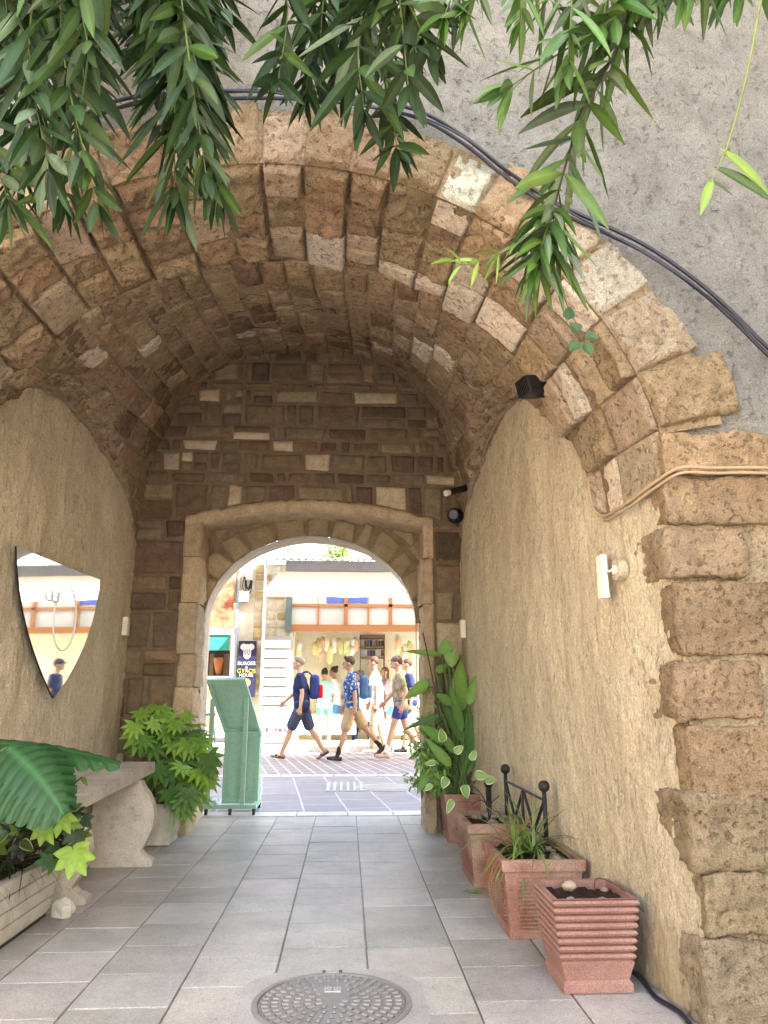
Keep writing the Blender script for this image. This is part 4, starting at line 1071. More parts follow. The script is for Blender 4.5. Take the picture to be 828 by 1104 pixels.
# camera and spot bracket on the end wall
ca=thing('security_camera','black round security camera on the corner beside the doorway head','security camera',(.95,6.3,2.55))
c0=at(491,556,6.25);mb=MB();mb.ball(c0,.075,.07,.07,16,12);mb.build('housing',M['black'],ca,smooth=True)
mb=MB();mb.tube([c0+Vector((-.02,-.055,.0)),c0+Vector((-.03,-.085,-.01))],.04,16);mb.build('lens',M['cable_blue'],ca,smooth=False)
mb=MB();mb.tube([c0+Vector((.03,0,.04)),c0+Vector((.09,0,.04)),c0+Vector((.12,.1,.04))],.02,10);mb.build('bracket',M['black'],ca)
lb_=thing('tube_lamp','slim black tube lamp with pale tip pointing from the right corner, above the security camera','lamp',(.95,6.1,2.75))
a_,b_=at(512,523,6.0),at(484,531,5.8);mb=MB();mb.tube([a_,b_],.028,12);mb.build('tube',M['black'],lb_,smooth=False)
mb=MB();mb.tube([b_,b_+(b_-a_)*.12],.024,12);mb.build('tip',M['whiteplastic'],lb_)
# cables
def cable(name,label,pts,r,m,n=8):
    mb=MB();mb.tube(spline(pts,n),r,8);o=mb.build(name,m,smooth=True);tag(o,label,'cable');return o
def fpt(px,py,d=.03): 
    p=at(px,py,Y0-d);return p
cp_=[(-30,185),(30,158),(125,112),(210,103),(300,101),(380,107),(450,122),(500,150),(545,186),(600,222),(650,245),(700,270),(750,305),(790,340),(828,378),(880,425),(940,470)]
cable('water_pipe','upper black pipe clipped in an arc over the stone arch ring',[fpt(x,y-3,.05) for x,y in cp_],.0085,M['cable_blue'])
cable('water_pipe','lower black pipe clipped in an arc just above the stone arch ring',[fpt(x,y+5,.05) for x,y in cp_],.008,M['cable_blue'])
cable('water_pipe','thin third dark pipe tangled with the two black pipes over the arch',[fpt(x,y+1+5*math.sin(x*.02),.075) for x,y in cp_],.0045,M['cable_blue'])
def wallpt(y,z,X=XR,s_=1,o=.045): return Vector((interp(X,y)-s_*o,y,z))
cz=[(y,z) for y,z in ZR]
pts=[wallpt(6.3,2.0),wallpt(6.25,2.36),wallpt(6.1,2.58)]+[wallpt(y,smoothtab(ZR,y)+.0) for y in (5.8,5.4,5.0,4.6,4.3)]
cable('conduit','thin tan cable following the far curve of the right plaster lunette',pts,.005,M['cable_brown'])
pts=[wallpt(y,smoothtab(ZR,y,.06)+.005) for y in (4.2,4.0,3.77,3.6,3.45,3.36)]+[wallpt(3.3,1.93),wallpt(3.2,1.87),wallpt(3.05,1.86,o=.06),wallpt(2.9,1.87,o=.07),Vector((1.21,2.75,1.90)),Vector((1.27,2.66,1.93)),Vector((1.4,2.655,1.93)),Vector((1.6,2.66,1.935)),Vector((2.1,2.70,1.935)),Vector((3,2.71,1.94))]
cable('conduit','tan cable along the near edge of the right lunette and over the corner blocks',pts,.007,M['cable_brown'])
pts=[p+Vector((0.0,-.004,-.022)) for p in pts[7:]]
cable('conduit','second tan cable below the first on the corner blocks',pts,.006,M['cable_brown'])
pts=[wallpt(y,smoothtab(ZL,y)+.0,XL,-1) for y in (3.3,3.6,3.9,4.2,4.6,5.0,5.4,5.8,6.1,6.3)]
cable('conduit','thin tan cable following the curve of the left plaster lunette',pts,.005,M['cable_brown'])
cable('floor_cable','dark cable lying along the foot of the right wall',[(1.12,3.4,.012),(1.16,3.2,.012),(1.14,3.0,.012),(1.17,2.85,.012),(1.16,2.6,.012),(1.3,2.3,.012)],.009,M['cable_blue'])
# thin dead vine on the vault
mb=MB()
for k in range(16):
    a_=U(.44,.58);y=U(4.0,5.4);P=[]
    for j in range(8):
        P.append(vault(a_,y)+vn(a_,y)*.035);a_+=U(-.012,.014);y+=U(-.1,.1);y=min(max(y,3.7),6.2)
    mb.tube(spline(P,3),.0022,5,(.12,.07,.045))
tag(mb.build('dead_vine',M['stem']),'thin dead brown vine stems clinging to the vault crown','vine')
# ---------------- menu stand
ms=thing('menu_stand','sage green wooden menu stand on castors seen from behind in the doorway','menu stand',(-1.12,7.5,0))
def quadbox(mb,p,t): # slab from 4 corner points with thickness vector t
    V=[Vector(q) for q in p]+[Vector(q)+Vector(t) for q in p]
    mb.add(V,[(0,1,2,3),(7,6,5,4)]+[(i,4+i,4+(i+1)%4,(i+1)%4) for i in range(4)])
TL,TR_=Vector((-1.355,7.37,1.235)),Vector((-.985,7.40,1.245));BL,BR=Vector((-1.20,7.66,.74)),Vector((-.835,7.69,.70))
mb=MB();nb=(TR_-TL).cross(BL-TL).normalized()
if nb.y>0: nb=-nb
# board (panel), frame rails proud of it
quadbox(mb,[TL,TR_,BR,BL],-nb*.02);mb.build('board',M['green'],ms)
def bp2(u,v): return TL.lerp(TR_,u).lerp(BL.lerp(BR,u),v)
mb=MB()
for (u0,u1,v0,v1) in ((0,1,0,.09),(0,1,.92,1),(0,.1,.09,.92),(.9,1,.09,.92)):
    quadbox(mb,[bp2(u0,v0)+nb*.022,bp2(u1,v0)+nb*.022,bp2(u1,v1)+nb*.022,bp2(u0,v1)+nb*.022],-nb*.021)
mb.build('board_frame',M['green'],ms)
mb=MB();mb.box(-1.19,-.845,7.64,7.80,.075,.74);mb.build('cabinet',M['green'],ms)
mb=MB()
for (x0,x1,z0,z1) in ((-1.19,-.845,.69,.74),(-1.19,-.845,.075,.12),(-1.19,-1.155,.12,.69),(-.88,-.845,.12,.69)): mb.box(x0,x1,7.628,7.639,z0,z1)
mb.build('cabinet_frame',M['green'],ms)
for x,y,zt in ((-1.285,7.40,1.05),(-.965,7.42,1.06)):
    mb=MB();mb.box(x-.02,x+.02,y-.018,y+.018,.085,zt);mb.build('post',M['green'],ms)
mb=MB();mb.box(-1.31,-.83,7.37,7.41,.06,.095);mb.box(-1.31,-1.27,7.411,7.85,.06,.095);mb.box(-.87,-.83,7.411,7.85,.06,.095);mb.build('base',M['green'],ms)
for x,y in ((-1.29,7.39),(-.85,7.39),(-1.29,7.83),(-.85,7.83),(-1.07,7.39)):
    mb=MB();mb.tube([(x-.012,y,.028),(x+.012,y,.028)],.026,14);o=mb.build('castor',M['black'],ms)
    mb=MB();mb.box(x-.016,x+.016,y-.012,y+.012,.04,.062);mb.build('fork',M['iron'],o)
# ---------------- shops across the street
SY=16.5
def pb(mb,x0,y0,x1,y1,Y,d=.1,c=(1,1,1)):
    a_=at((x0+x1)/2,(y0+y1)/2,Y);X0=at(x0,(y0+y1)/2,Y).x;X1=at(x1,(y0+y1)/2,Y).x;Z1=at((x0+x1)/2,y0,Y).z;Z0=at((x0+x1)/2,y1,Y).z
    mb.box(X0,X1,Y,Y+d,Z0,Z1,c);return X0,X1,Z0,Z1
cream=mat('limewashed_stone',(.66,.6,.5),.9,.2,4,.02,12,col2=(.5,.38,.24),attr=False)
white=mat('white_paint',(.8,.8,.8),.6,.04,6);wood=mat('orange_stained_wood',(.42,.19,.085),.5,.15,10,stretch=(1,1,8))
sh=thing('shop_building','pale souvenir shop building across the street with wood transom windows','building',(1.5,SY,0))
mb=MB()
def sx_(px,py=700): return at(px,py,SY).x
XA=sx_(254);XB=sx_(316)
ROOF=3.95
# wall: pier left of the opening (stone lumps), wall above, right wall
mb.box(XA,XB,SY,SY+.3,0.1,ROOF);mb.box(XB,9,SY,SY+.3,at(400,643,SY).z,ROOF);mb.box(8.2,9,SY,SY+.3,.1,3.3);mb.box(XA,9,SY+3.4,SY+3.6,.1,ROOF);mb.box(8.8,9,SY+.3,SY+3.4,.1,ROOF)
mb.build('wall',cream,sh)
mb=MB()
pf=lambda a,b:Vector((a,SY-.005,b));
z=1.1
while z<3.8:
    h=U(.14,.26);x=XA+.35
    while x<XB-.02:
        l=U(.2,.4);x2=min(x+l,XB)
        stone(mb,pf,fnorm,[(x+.01,z+.01),(x2-.01,z+.01),(x2-.01,z+h-.01),(x+.01,z+h-.01)],U(.01,.04),vary(random.choice(((.6,.5,.36),(.66,.6,.5),(.5,.36,.2))),.15),res=.07,rnd=.04,rough=.02);x=x2
    z+=h
mb.build('stone_pier',M['stone_far'],sh,smooth=True)
# roof: corrugated edge and dark fascia
mb=MB();zr=at(380,603,SY-.5).z;V=[];Fc=[];n=420
for i in range(n+1):
    x=lerp(sx_(283,600),9,i/n);w=.025*math.sin(x*2*math.pi/.16)
    V+=[(x,SY-.55,zr+w),(x,SY+3.8,zr+.75+w),(x,SY-.55,zr+w-.01)]
for i in range(n): Fc+=[(i*3,(i+1)*3,(i+1)*3+1,i*3+1),(i*3,i*3+2,(i+1)*3+2,(i+1)*3)]
mb.add(V,Fc);mb.build('roof',mat('corrugated_sheet',(.62,.62,.62),.5,.1,6),sh)
mb=MB();pb(mb,308,606,700,617,SY-.06,.05);mb.build('fascia',mat('grey_fascia',(.22,.21,.23),.7,.1),sh)
# awning
aw=MB();X0=at(284,640,15.8).x
z1=at(360,617,SY-.07).z;z0=at(360,637,SY-.7).z
V=[];nn=30
for i in range(nn+1):
    x=lerp(X0,8.6,i/nn)
    for k in range(7):
        t=k/6;V.append((x+(.25*(1-t) if i==0 else 0),lerp(SY-.1,SY-.7,t),lerp(z1,z0,t)-.04*math.sin(math.pi*t)))
    V.append((x,SY-.71,z0-.13+.012*math.sin(i*2.1)))
aw.add(V,[(i*8+j,(i+1)*8+j,(i+1)*8+j+1,i*8+j+1) for i in range(nn) for j in range(7)])
aw.build('awning',mat('white_canvas',(.82,.8,.76),.85,.05,3,trans=.3),sh)
mb=MB();mb.tube([(X0,SY-.7,z0-.01),(8.6,SY-.7,z0-.01)],.03,8);mb.build('awning_bar',white,sh)
# transom
def pane(px0,py0,px1,py1,c): 
    mb=MB();pb(mb,px0,py0,px1,py1,SY-.02,.01);return mb
tr_=MB();ZA=at(390,643,SY).z
for (x0,y0,x1,y1,d) in ((314,674,700,681,.14),(314,652,700,655,.1),(540,643,544,674,.12),(590,643,594,674,.12),(640,643,644,674,.12),(371,643,375,674,.12),(419,643,423,674,.12),(342,655,344,674,.08),(396,655,398,674,.08),(449,655,451,674,.08),(470,643,474,674,.12)):
    pb(tr_,x0,y0,x1,y1,SY-.10,d)
trf=tr_.build('transom_frame',wood,sh)
glass=mat('pale_glass',(.55,.58,.62),.15,.1,1.5,spec=.6,col2=(.75,.77,.8));blue=mat('blue_sign_panel',(.10,.17,.62),.5,.1)
edges_=[314,343,373,397,421,450,472,505,542,566,592,618,642,700]
for x0,x1 in zip(edges_,edges_[1:]):
    for (y0,y1) in ((643.5,652.5),(654.5,674.5)):
        mb=MB();pb(mb,x0+.6,y0,x1-.6,y1,SY-.03,.02);mb.build('pane',glass,trf)
for x0,x1 in ((352,371),(376,396),(505,540),(546,590)):
    mb=MB();pb(mb,x0,643.5,x1,650,SY-.06,.02);mb.build('blue_panel',blue,trf)
mb=MB();pb(mb,308,643,314,681,SY-.2,.3);mb.build('post',mat('teal_post',(.12,.17,.18),.6),sh)
# shop interior
ivory=mat('shop_interior',(.82,.78,.64),.8,.12,3,col2=(.78,.74,.5))
mb=MB();mb.box(XB,8.2,SY+.95,SY+1.05,.1,3.3);mb.box(XB,8.2,SY+.3,SY+2.2,.10,.13);mb.box(XB-.05,XB,SY+.3,SY+2.2,.1,3.3);mb.build('interior',ivory,sh)
# louvred shutter of wide white boards
mb=MB()
for k in range(9):
    y0=690+k*10.2
    x0_,x1_,z0_,z1_=at(284,y0,SY).x,at(314,y0,SY).x,at(300,y0+8.6,SY-.2).z,at(300,y0,SY-.2).z
    Mx=Matrix.Translation((0,SY-.16,(z0_+z1_)/2))@Matrix.Rotation(math.radians(-14),4,'X');mb.box(x0_,x1_,-.012,.012,-(z1_-z0_)/2,(z1_-z0_)/2,M=Mx)
mb.build('louvre_shutter',white,sh)
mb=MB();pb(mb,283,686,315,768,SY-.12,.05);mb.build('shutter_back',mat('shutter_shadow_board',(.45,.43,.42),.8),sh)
# shelf and hanging goods in the shop
def sgood(name,label,cat,mb,m,group=None): 
    o=mb.build(name,m);tag(o,label,cat,group);return o
gm=mat('goods',(.5,.5,.5),.6,.1,5,attr=True)
shf=thing('shelf_unit','dark shelf unit with boxes standing inside the souvenir shop','shelf',(.4,SY+1,0.12))
mb=MB();pb(mb,388,684,415,688,SY+.5,.35);pb(mb,388,697,415,698.5,SY+.5,.35);pb(mb,388,708,415,709.5,SY+.5,.35);pb(mb,388,684,389,790,SY+.5,.35);pb(mb,414,684,415,790,SY+.5,.35);pb(mb,388,742,415,744,SY+.5,.35);pb(mb,388,765,415,767,SY+.5,.35);mb.build('frame',mat('dark_shelf',(.16,.11,.07),.7),shf)
for k in range(8):
    for yy in (688.5,699,):
        mb=MB();pb(mb,390+k*3,yy+U(1,3),392.3+k*3,yy+8,SY+.6,.15,random.choice(((.1,.08,.1),(.15,.15,.5),(.5,.4,.3),(.3,.1,.1),(.7,.7,.7))));mb.build('box',gm,shf)
for k in range(30):
    x=U(318,386) if k<20 else U(418,462);y=U(684,700);h=U(8,22);mb=MB();c=vary(random.choice(((.66,.62,.3),(.5,.55,.25),(.75,.7,.5),(.6,.4,.25),(.8,.78,.7))),.1)
    p=at(x,y,SY+.5);q=at(x,y+h,SY+.5);mb.tube(spline([p,p.lerp(q,.5)+Vector((.02,0,0)),q],3),[.02,.05,.07,.075,.06,.07,.03],8,c)
    tag(mb.build('hanging_towel',gm,smooth=True),'pale yellow-green towel hanging from the shop ceiling rail','towel','goods hanging in the souvenir shop')
cnt=thing('display_counter','white display counter with pale blue glass at the front of the souvenir shop','counter',(0,SY+.2,.12))
mb=MB();pb(mb,384,742,400,778,SY+.1,.4);pb(mb,320,770,384,792,SY+.4,.4);pb(mb,400,776,470,792,SY+.4,.4);mb.build('body',white,cnt);mb=MB();pb(mb,386,748,398,762,SY+.09,.02);mb.build('glass',mat('aqua_glass',(.35,.55,.55),.2),cnt)
# magazine rack
rk=thing('magazine_rack','low rack of colourful printed packets in front of the white shutter','rack',(-1.6,SY-.4,.12))
mb=MB();pb(mb,283,796,320,800,SY-.5,.4);pb(mb,283,772,284,799,SY-.45,.3);pb(mb,319,772,320,799,SY-.45,.3);mb.build('frame',white,rk)
for rr in range(2):
    for k in range(7):
        mb=MB();x=285+k*5;y=773+rr*12;c=random.choice(((.12,.45,.55),(.6,.15,.3),(.5,.45,.6),(.7,.7,.7),(.25,.2,.3),(.55,.3,.45)))
        a_=at(x,y+10,SY-.5);b_=at(x+4.3,y,SY-.4)
        quadbox(mb,[(a_.x,a_.y,a_.z),(b_.x,a_.y,a_.z),(b_.x,b_.y,b_.z),(a_.x,b_.y,b_.z)],(0,.02,0));o=mb.build('packet',gm,rk)
        ca_=o.data.color_attributes['tone'];ca_.data.foreach_set('color',[v for _ in range(len(ca_.data)) for v in (*c,1.)])
# gyros shop
gs=thing('food_shop','left takeaway food shop with a green blind and a turning spit in its white-framed window','building',(-3.2,SY,0))
mb=MB();xl_=sx_(224);mb.box(-9,XA-.001,SY+.05,SY+.3,3.1,ROOF);mb.box(-9,xl_-1.2,SY+.05,SY+.3,.1,3.1);mb.box(-9,XA,SY+2.2,SY+2.4,.1,ROOF);mb.build('wall',cream,gs)
mb=MB();pb(mb,180,677,253,684,SY,.1);pb(mb,247,684,253,795,SY,.1);pb(mb,200,729,247,731,SY,.1);mb.build('window_frame',white,gs)
mb=MB();pb(mb,180,684,247,701,SY+.03,.05);mb.build('green_blind',mat('green_blind',(.03,.26,.20),.6),gs)
mb=MB();pb(mb,190,701,247,729,SY+.8,.05);mb.build('interior',mat('dark_kitchen',(.05,.04,.035),.7),gs)
sp2=thing('gyros_spit','orange-brown cone of meat on a vertical spit in the food shop window','spit',(-2.9,SY+.4,1.4))
p=at(235.5,727,SY+.4);q=at(235.5,709,SY+.4);mb=MB();mb.tube([p,p.lerp(q,.3),p.lerp(q,.8),q],[.05,.075,.11,.10],14);mb.build('meat',mat('roast_meat',(.45,.16,.05),.6,.3,12,.01,30),sp2,smooth=True);mb=MB();mb.tube([p-Vector((0,0,.1)),q+Vector((0,0,.1))],.012,8);mb.build('rod',M['iron'],sp2)
for k,(x0,x1) in enumerate(((226,230),(241,246))):
    mb=MB();pb(mb,x0,705,x1,728,SY+.5,.1);mb.build('burner',mat('brown_metal',(.2,.12,.08),.5),sp2)
mb=MB();pb(mb,190,731,247,795,SY+.04,.2,(.55,.42,.28));mb.build('counter',cream,gs)
for k in range(9):
    mb=MB();x=216+k*3.4;y=738+(k%3)*17;pb(mb,x,y,x+2.9,y+9,SY-.1,.12,random.choice(((.7,.5,.15),(.6,.25,.1),(.75,.7,.6),(.2,.3,.12))));tag(mb.build('food_box',gm),'small coloured food packet displayed below the takeaway window','packet','packets at the takeaway counter')
# food poster (generic food colours)
po=thing('food_poster','red and orange food photo poster above the takeaway window','poster',(-3.2,SY,3))
fm,nt,b=new_mat('food_print');tc=nd(nt,'ShaderNodeTexCoord');vo_=nd(nt,'ShaderNodeTexNoise',Scale=3.2,Detail=3,Distortion=1.2);nt.links.new(tc.outputs['Object'],vo_.inputs['Vector']);cr=nd(nt,'ShaderNodeValToRGB')
cr.color_ramp.elements[0].position=.36;cr.color_ramp.elements[0].color=(.25,.07,.05,1);cr.color_ramp.elements[1].position=.66;cr.color_ramp.elements[1].color=(.6,.45,.22,1)
e=cr.color_ramp.elements.new(.5);e.color=(.50,.17,.09,1);nt.links.new(vo_.outputs['Fac'],cr.inputs[0]);nt.links.new(cr.outputs[0],b.inputs['Base Color'])
mb=MB();pb(mb,205,622,252,676,SY-.05,.03);mb.build('print',fm,po)
mb=MB();pb(mb,252.5,620,255,800,SY-.06,.05);o=mb.build('drain_pipe',mat('blue_grey_pipe',(.35,.4,.5),.5));tag(o,'blue-grey square downpipe left of the dark vertical sign','pipe')
mb=MB();p=at(279.5,800,SY-.15);q=at(279.5,600,SY-.15);mb.tube([(p.x,p.y,.1),(p.x,p.y,q.z)],.035,10);o=mb.build('drain_pipe',white,smooth=True);tag(o,'thick white round downpipe right of the dark vertical sign','pipe')
mx=thing('meter_box','grey electricity meter box with tangled wires on the stone pier','electrical box',(-2.4,SY,3.8))
mb=MB();pb(mb,265,613,273,625,SY-.2,.15);mb.build('case',mat('grey_box',(.5,.5,.5),.6),mx)
mb=MB()
for k in range(5): mb.tube(spline([at(262+U(0,4),622,SY-.1),at(259+U(0,10),634,SY-.15),at(270+U(-3,5),630+U(0,10),SY-.12),at(272,618,SY-.1)],6),.01,5)
mb.build('wires',M['iron'],mx)
mx=thing('meter_box','white electricity box with slatted door below the tangled wires','electrical box',(-2.5,SY,3.4))
mb=MB();pb(mb,258,637,268,648,SY-.15,.12);mb.build('case',white,mx);mb=MB();
for k in range(3): pb(mb,259,639+k*3,267,639.7+k*3,SY-.16,.01)
mb.build('slats',mat('grey_box2',(.4,.4,.4),.6),mx)
# vertical sign
sg=thing('shop_sign','dark blue vertical sign with a chef hat emblem and burger lettering on the stone pier','sign',(-2.4,SY-.1,1.9))
mb=MB();X0,X1,Z0,Z1=pb(mb,256,691,275.5,752,SY-.12,.06);mb.build('board',mat('navy_sign',(.022,.022,.065),.5),sg)
def text(s_,x,z,size,m,parent,Y,name='lettering'):
    cu=bpy.data.curves.new(name,'FONT');cu.body=s_;cu.align_x='CENTER';cu.size=size;cu.extrude=.004
    o=bpy.data.objects.new(name,cu);COL.objects.link(o);o.rotation_euler=(math.pi/2,0,0);o.location=(x,Y,z)
    dg=bpy.context.evaluated_depsgraph_get();dg.update();me=bpy.data.meshes.new_from_object(o.evaluated_get(dg));mw=Matrix.Translation((x,Y,z))@Matrix.Rotation(math.pi/2,4,'X')
    me.transform(mw);bpy.data.objects.remove(o);o2=bpy.data.objects.new(name,me);me.materials.clear();me.materials.append(m);COL.objects.link(o2);o2.parent=parent;o2.matrix_basis=wm(parent).inverted();return o2
wl=mat('white_letters',(.5,.5,.5),.5,.02);yl=mat('yellow_letters',(.42,.38,.03),.5,.02)
xc_=(X0+X1)/2;zz=lambda py: at(265,py,SY-.12).z
text('BURGER',xc_,zz(717),.105,wl,sg,SY-.13);text('&',xc_,zz(720.5),.08,wl,sg,SY-.13);text('GYROS',xc_,zz(725.5),.125,yl,sg,SY-.13);text('HOUSE',xc_,zz(729.5),.095,wl,sg,SY-.13)
mb=MB()
def disc(mb,x,z,rx,rz,Y,n=20):
    V=[(x+rx*math.cos(2*math.pi*k/n),Y,z+rz*math.sin(2*math.pi*k/n)) for k in range(n)]+[(x+rx*math.cos(2*math.pi*k/n),Y+.01,z+rz*math.sin(2*math.pi*k/n)) for k in range(n)]
    mb.add(V,[tuple(range(n))]+[(k,(k+1)%n,n+(k+1)%n,n+k) for k in range(n)])
disc(mb,xc_,zz(699),.10,.09,SY-.135);disc(mb,xc_-.08,zz(697.5),.07,.07,SY-.133);disc(mb,xc_+.08,zz(697.5),.07,.07,SY-.131);disc(mb,xc_,zz(704),.085,.13,SY-.129);mb.build('emblem',wl,sg)
mb=MB()
for k in range(3): mb.box(xc_-.05+.045*k,xc_-.04+.045*k,SY-.139,SY-.137,zz(704),zz(700))
disc(mb,xc_-.03,zz(705.5),.012,.012,SY-.141);disc(mb,xc_+.03,zz(705.5),.012,.012,SY-.141);mb.build('emblem_lines',mat('navy2',(.04,.04,.11),.5),sg)
mb=MB();disc(mb,xc_,zz(736),.10,.085,SY-.13);mb.build('burger_picture',mat('burger_print',(.5,.28,.1),.5,.4,20),sg)
mb=MB();disc(mb,xc_,zz(746),.08,.06,SY-.13);mb.build('round_badge',mat('badge_print',(.35,.4,.5),.5,.4,25),sg)
# tree beyond the roof
tb=thing('tree','green tree top rising beyond the corrugated roof','tree',(-1,24,0))
mb=MB();mb.tube([(-.6,24,0),(-.55,24,3),(-.6,24,5)],[.2,.15,.08],10);mb.build('trunk',M['bark'],tb)
mb=MB()
for k in range(300):
    v=rdir()*(R()**.4);p=Vector((-.35,24,5.55))+Vector((v.x*.5,v.y*.5,v.z*.45));leaf(mb,p,rdir(),.16,.08,vary(GL,.3),up=rdir(),seg=3,shape='ovate')
mb.build('crown',M['leaf'],tb)
# chairs/bistro things seen through the left edge: a slim bar stool by the takeaway
bs=thing('bar_stool','thin grey metal stool between the doorway jamb and the menu stand','stool',(-2.55,14.6,0))
g=ground(219,822)
bs.location=(g.x,g.y,0)
for dx,dy in ((-.15,-.15),(.15,-.15),(-.15,.15),(.15,.15)):
    mb=MB();mb.tube([(g.x+dx*1.2,g.y+dy*1.2,0),(g.x+dx*.7,g.y+dy*.7,.75)],.014,8);mb.build('leg',mat('tube_metal',(.3,.3,.33),.4,metal=.6),bs)
mb=MB();mb.tube([(g.x,g.y,.75),(g.x,g.y,.79)],.17,18);mb.build('seat',mat('seat_blue',(.12,.17,.3),.5),bs)
# ---------------- unseen box house added right of the camera to keep sun off the facade
ch=thing('added_house','unseen tall cream block added right of the camera to shade the facade','building',(5,-4,0))
mb=MB();mb.box(3.05,8,-2.7,2.6,-.03,11.5);mb.build('wall',M['cream_render'],ch)
for k in range(2):
    for f_ in range(3):
        mb=MB();mb.box(3.0,3.1,-2+k*2.4,-1.1+k*2.4,1.2+f_*3.5,2.6+f_*3.5);o=mb.build('window',glass,ch)
mb=MB();mb.box(-14,3.02,-14,-1.32,-.1,-.004,(.50,.46,.41));mb.box(3.02,14,-14,-2.75,-.1,-.006,(.50,.46,.41));mb.box(-14,-3.52,-1.3,2.72,-.1,-.008,(.5,.46,.41));tag(mb.build('bounce_paving',M['tile']),kind='structure')  # pale paving added out of view to bounce sun up into the vault
cw=thing('added_house','unseen low cream block added far left to bounce sunlight into the passage','building',(-9,-5,0));mb=MB();mb.box(-12,-8,-12,2,-.03,6);mb.build('wall',M['cream_render'],cw)  # sunlit block outside the view, added as a bounce surface
# ---------------- people
def frustum(mb,a,b,ra,rb,n=12,flat=1.0,fd=None):
    """tapered capsule from a to b"""
    a,b=Vector(a),Vector(b);d=b-a;L=d.length
    t=d.normalized() if L>1e-6 else Vector((0,0,1))
    u=t.cross(Vector((0,1,0)) if abs(t.y)<.9 else Vector((1,0,0))).normalized();v=t.cross(u)
    V=[];m=4;rings=[]
    for i in range(m): th=math.pi/2*(i/m);rings.append((a-t*ra*math.cos(th),ra*math.sin(th)))
    rings.append((a,ra));
    for k in (.33,.66): rings.append((a.lerp(b,k),lerp(ra,rb,k)))
    rings.append((b,rb))
    for i in range(m-1,-1,-1): th=math.pi/2*(i/m);rings.append((b+t*rb*math.cos(th),rb*math.sin(th)))
    for c,r in rings:
        for j in range(n):
            q=2*math.pi*j/n;V.append(c+(u*math.cos(q)+v*math.sin(q))*max(r,.0005))
    k=len(rings);Fc=[(i*n+j,i*n+(j+1)%n,(i+1)*n+(j+1)%n,(i+1)*n+j) for i in range(k-1) for j in range(n)]
    Fc+=[tuple(range(n))[::-1],tuple((k-1)*n+j for j in range(n))]
    mb.add(V,Fc)
def meld(mb,name,m,parent,vox,smooth=3):
    """fuse overlapping volumes into one continuous skin"""
    me=bpy.data.meshes.new('tmp');me.from_pydata(mb.v,[],mb.f)
    o=bpy.data.objects.new('tmp',me);COL.objects.link(o)
    md=o.modifiers.new('r','REMESH');md.mode='VOXEL';md.voxel_size=vox;md.use_smooth_shade=True
    s_=o.modifiers.new('s','SMOOTH');s_.factor=.5;s_.iterations=smooth
    dg=bpy.context.evaluated_depsgraph_get();dg.update()
    m2=bpy.data.meshes.new_from_object(o.evaluated_get(dg));bpy.data.objects.remove(o);m2.name=name
    m2.materials.clear();m2.materials.append(m)
    r=bpy.data.objects.new(name,m2);COL.objects.link(r);r.parent=parent;return r
SK=[mat('skin_fair',(.55,.33,.24),.55,.06,12,spec=.35),mat('skin_tan',(.42,.24,.16),.55,.06,12,spec=.35)]
def cloth(name,c,**k): return mat(name,c,.9,.12,9,.004,14,spec=.1,**k)
def pattern_cloth(name,c1,c2,sc,th):
    m,nt,b=new_mat(name);tc=nd(nt,'ShaderNodeTexCoord');vo_=nd(nt,'ShaderNodeTexNoise',Scale=sc,Detail=3,Roughness=.6);nt.links.new(tc.outputs['Object'],vo_.inputs['Vector'])
    mr=nd(nt,'ShaderNodeMapRange');mr.inputs[1].default_value=th;mr.inputs[2].default_value=th+.03;nt.links.new(vo_.outputs['Fac'],mr.inputs[0])
    mx=nd(nt,'ShaderNodeMix',data_type='RGBA');mx.inputs[6].default_value=(*c1,1);mx.inputs[7].default_value=(*c2,1);nt.links.new(mr.outputs[0],mx.inputs[0]);nt.links.new(mx.outputs[2],b.inputs['Base Color']);b.inputs['Roughness'].default_value=.9;return m
hairm={'brown':mat('brown_hair',(.06,.035,.02),.7,.3,60,.004,90),'grey':mat('grey_hair',(.22,.19,.17),.75,.3,60,.003,90),'dark':mat('dark_hair',(.02,.014,.012),.6,.3,60,.004,90),'auburn':mat('auburn_hair',(.17,.06,.03),.7,.3,60,.004,90)}
shoem={'white':mat('white_shoe',(.75,.75,.73),.6),'black':mat('black_shoe',(.03,.03,.035),.6),'sandal':mat('sandal_leather',(.10,.07,.055),.7),'beige':mat('beige_shoe',(.45,.36,.28),.7)}
eyem=mat('dark_eye',(.02,.015,.012),.2)
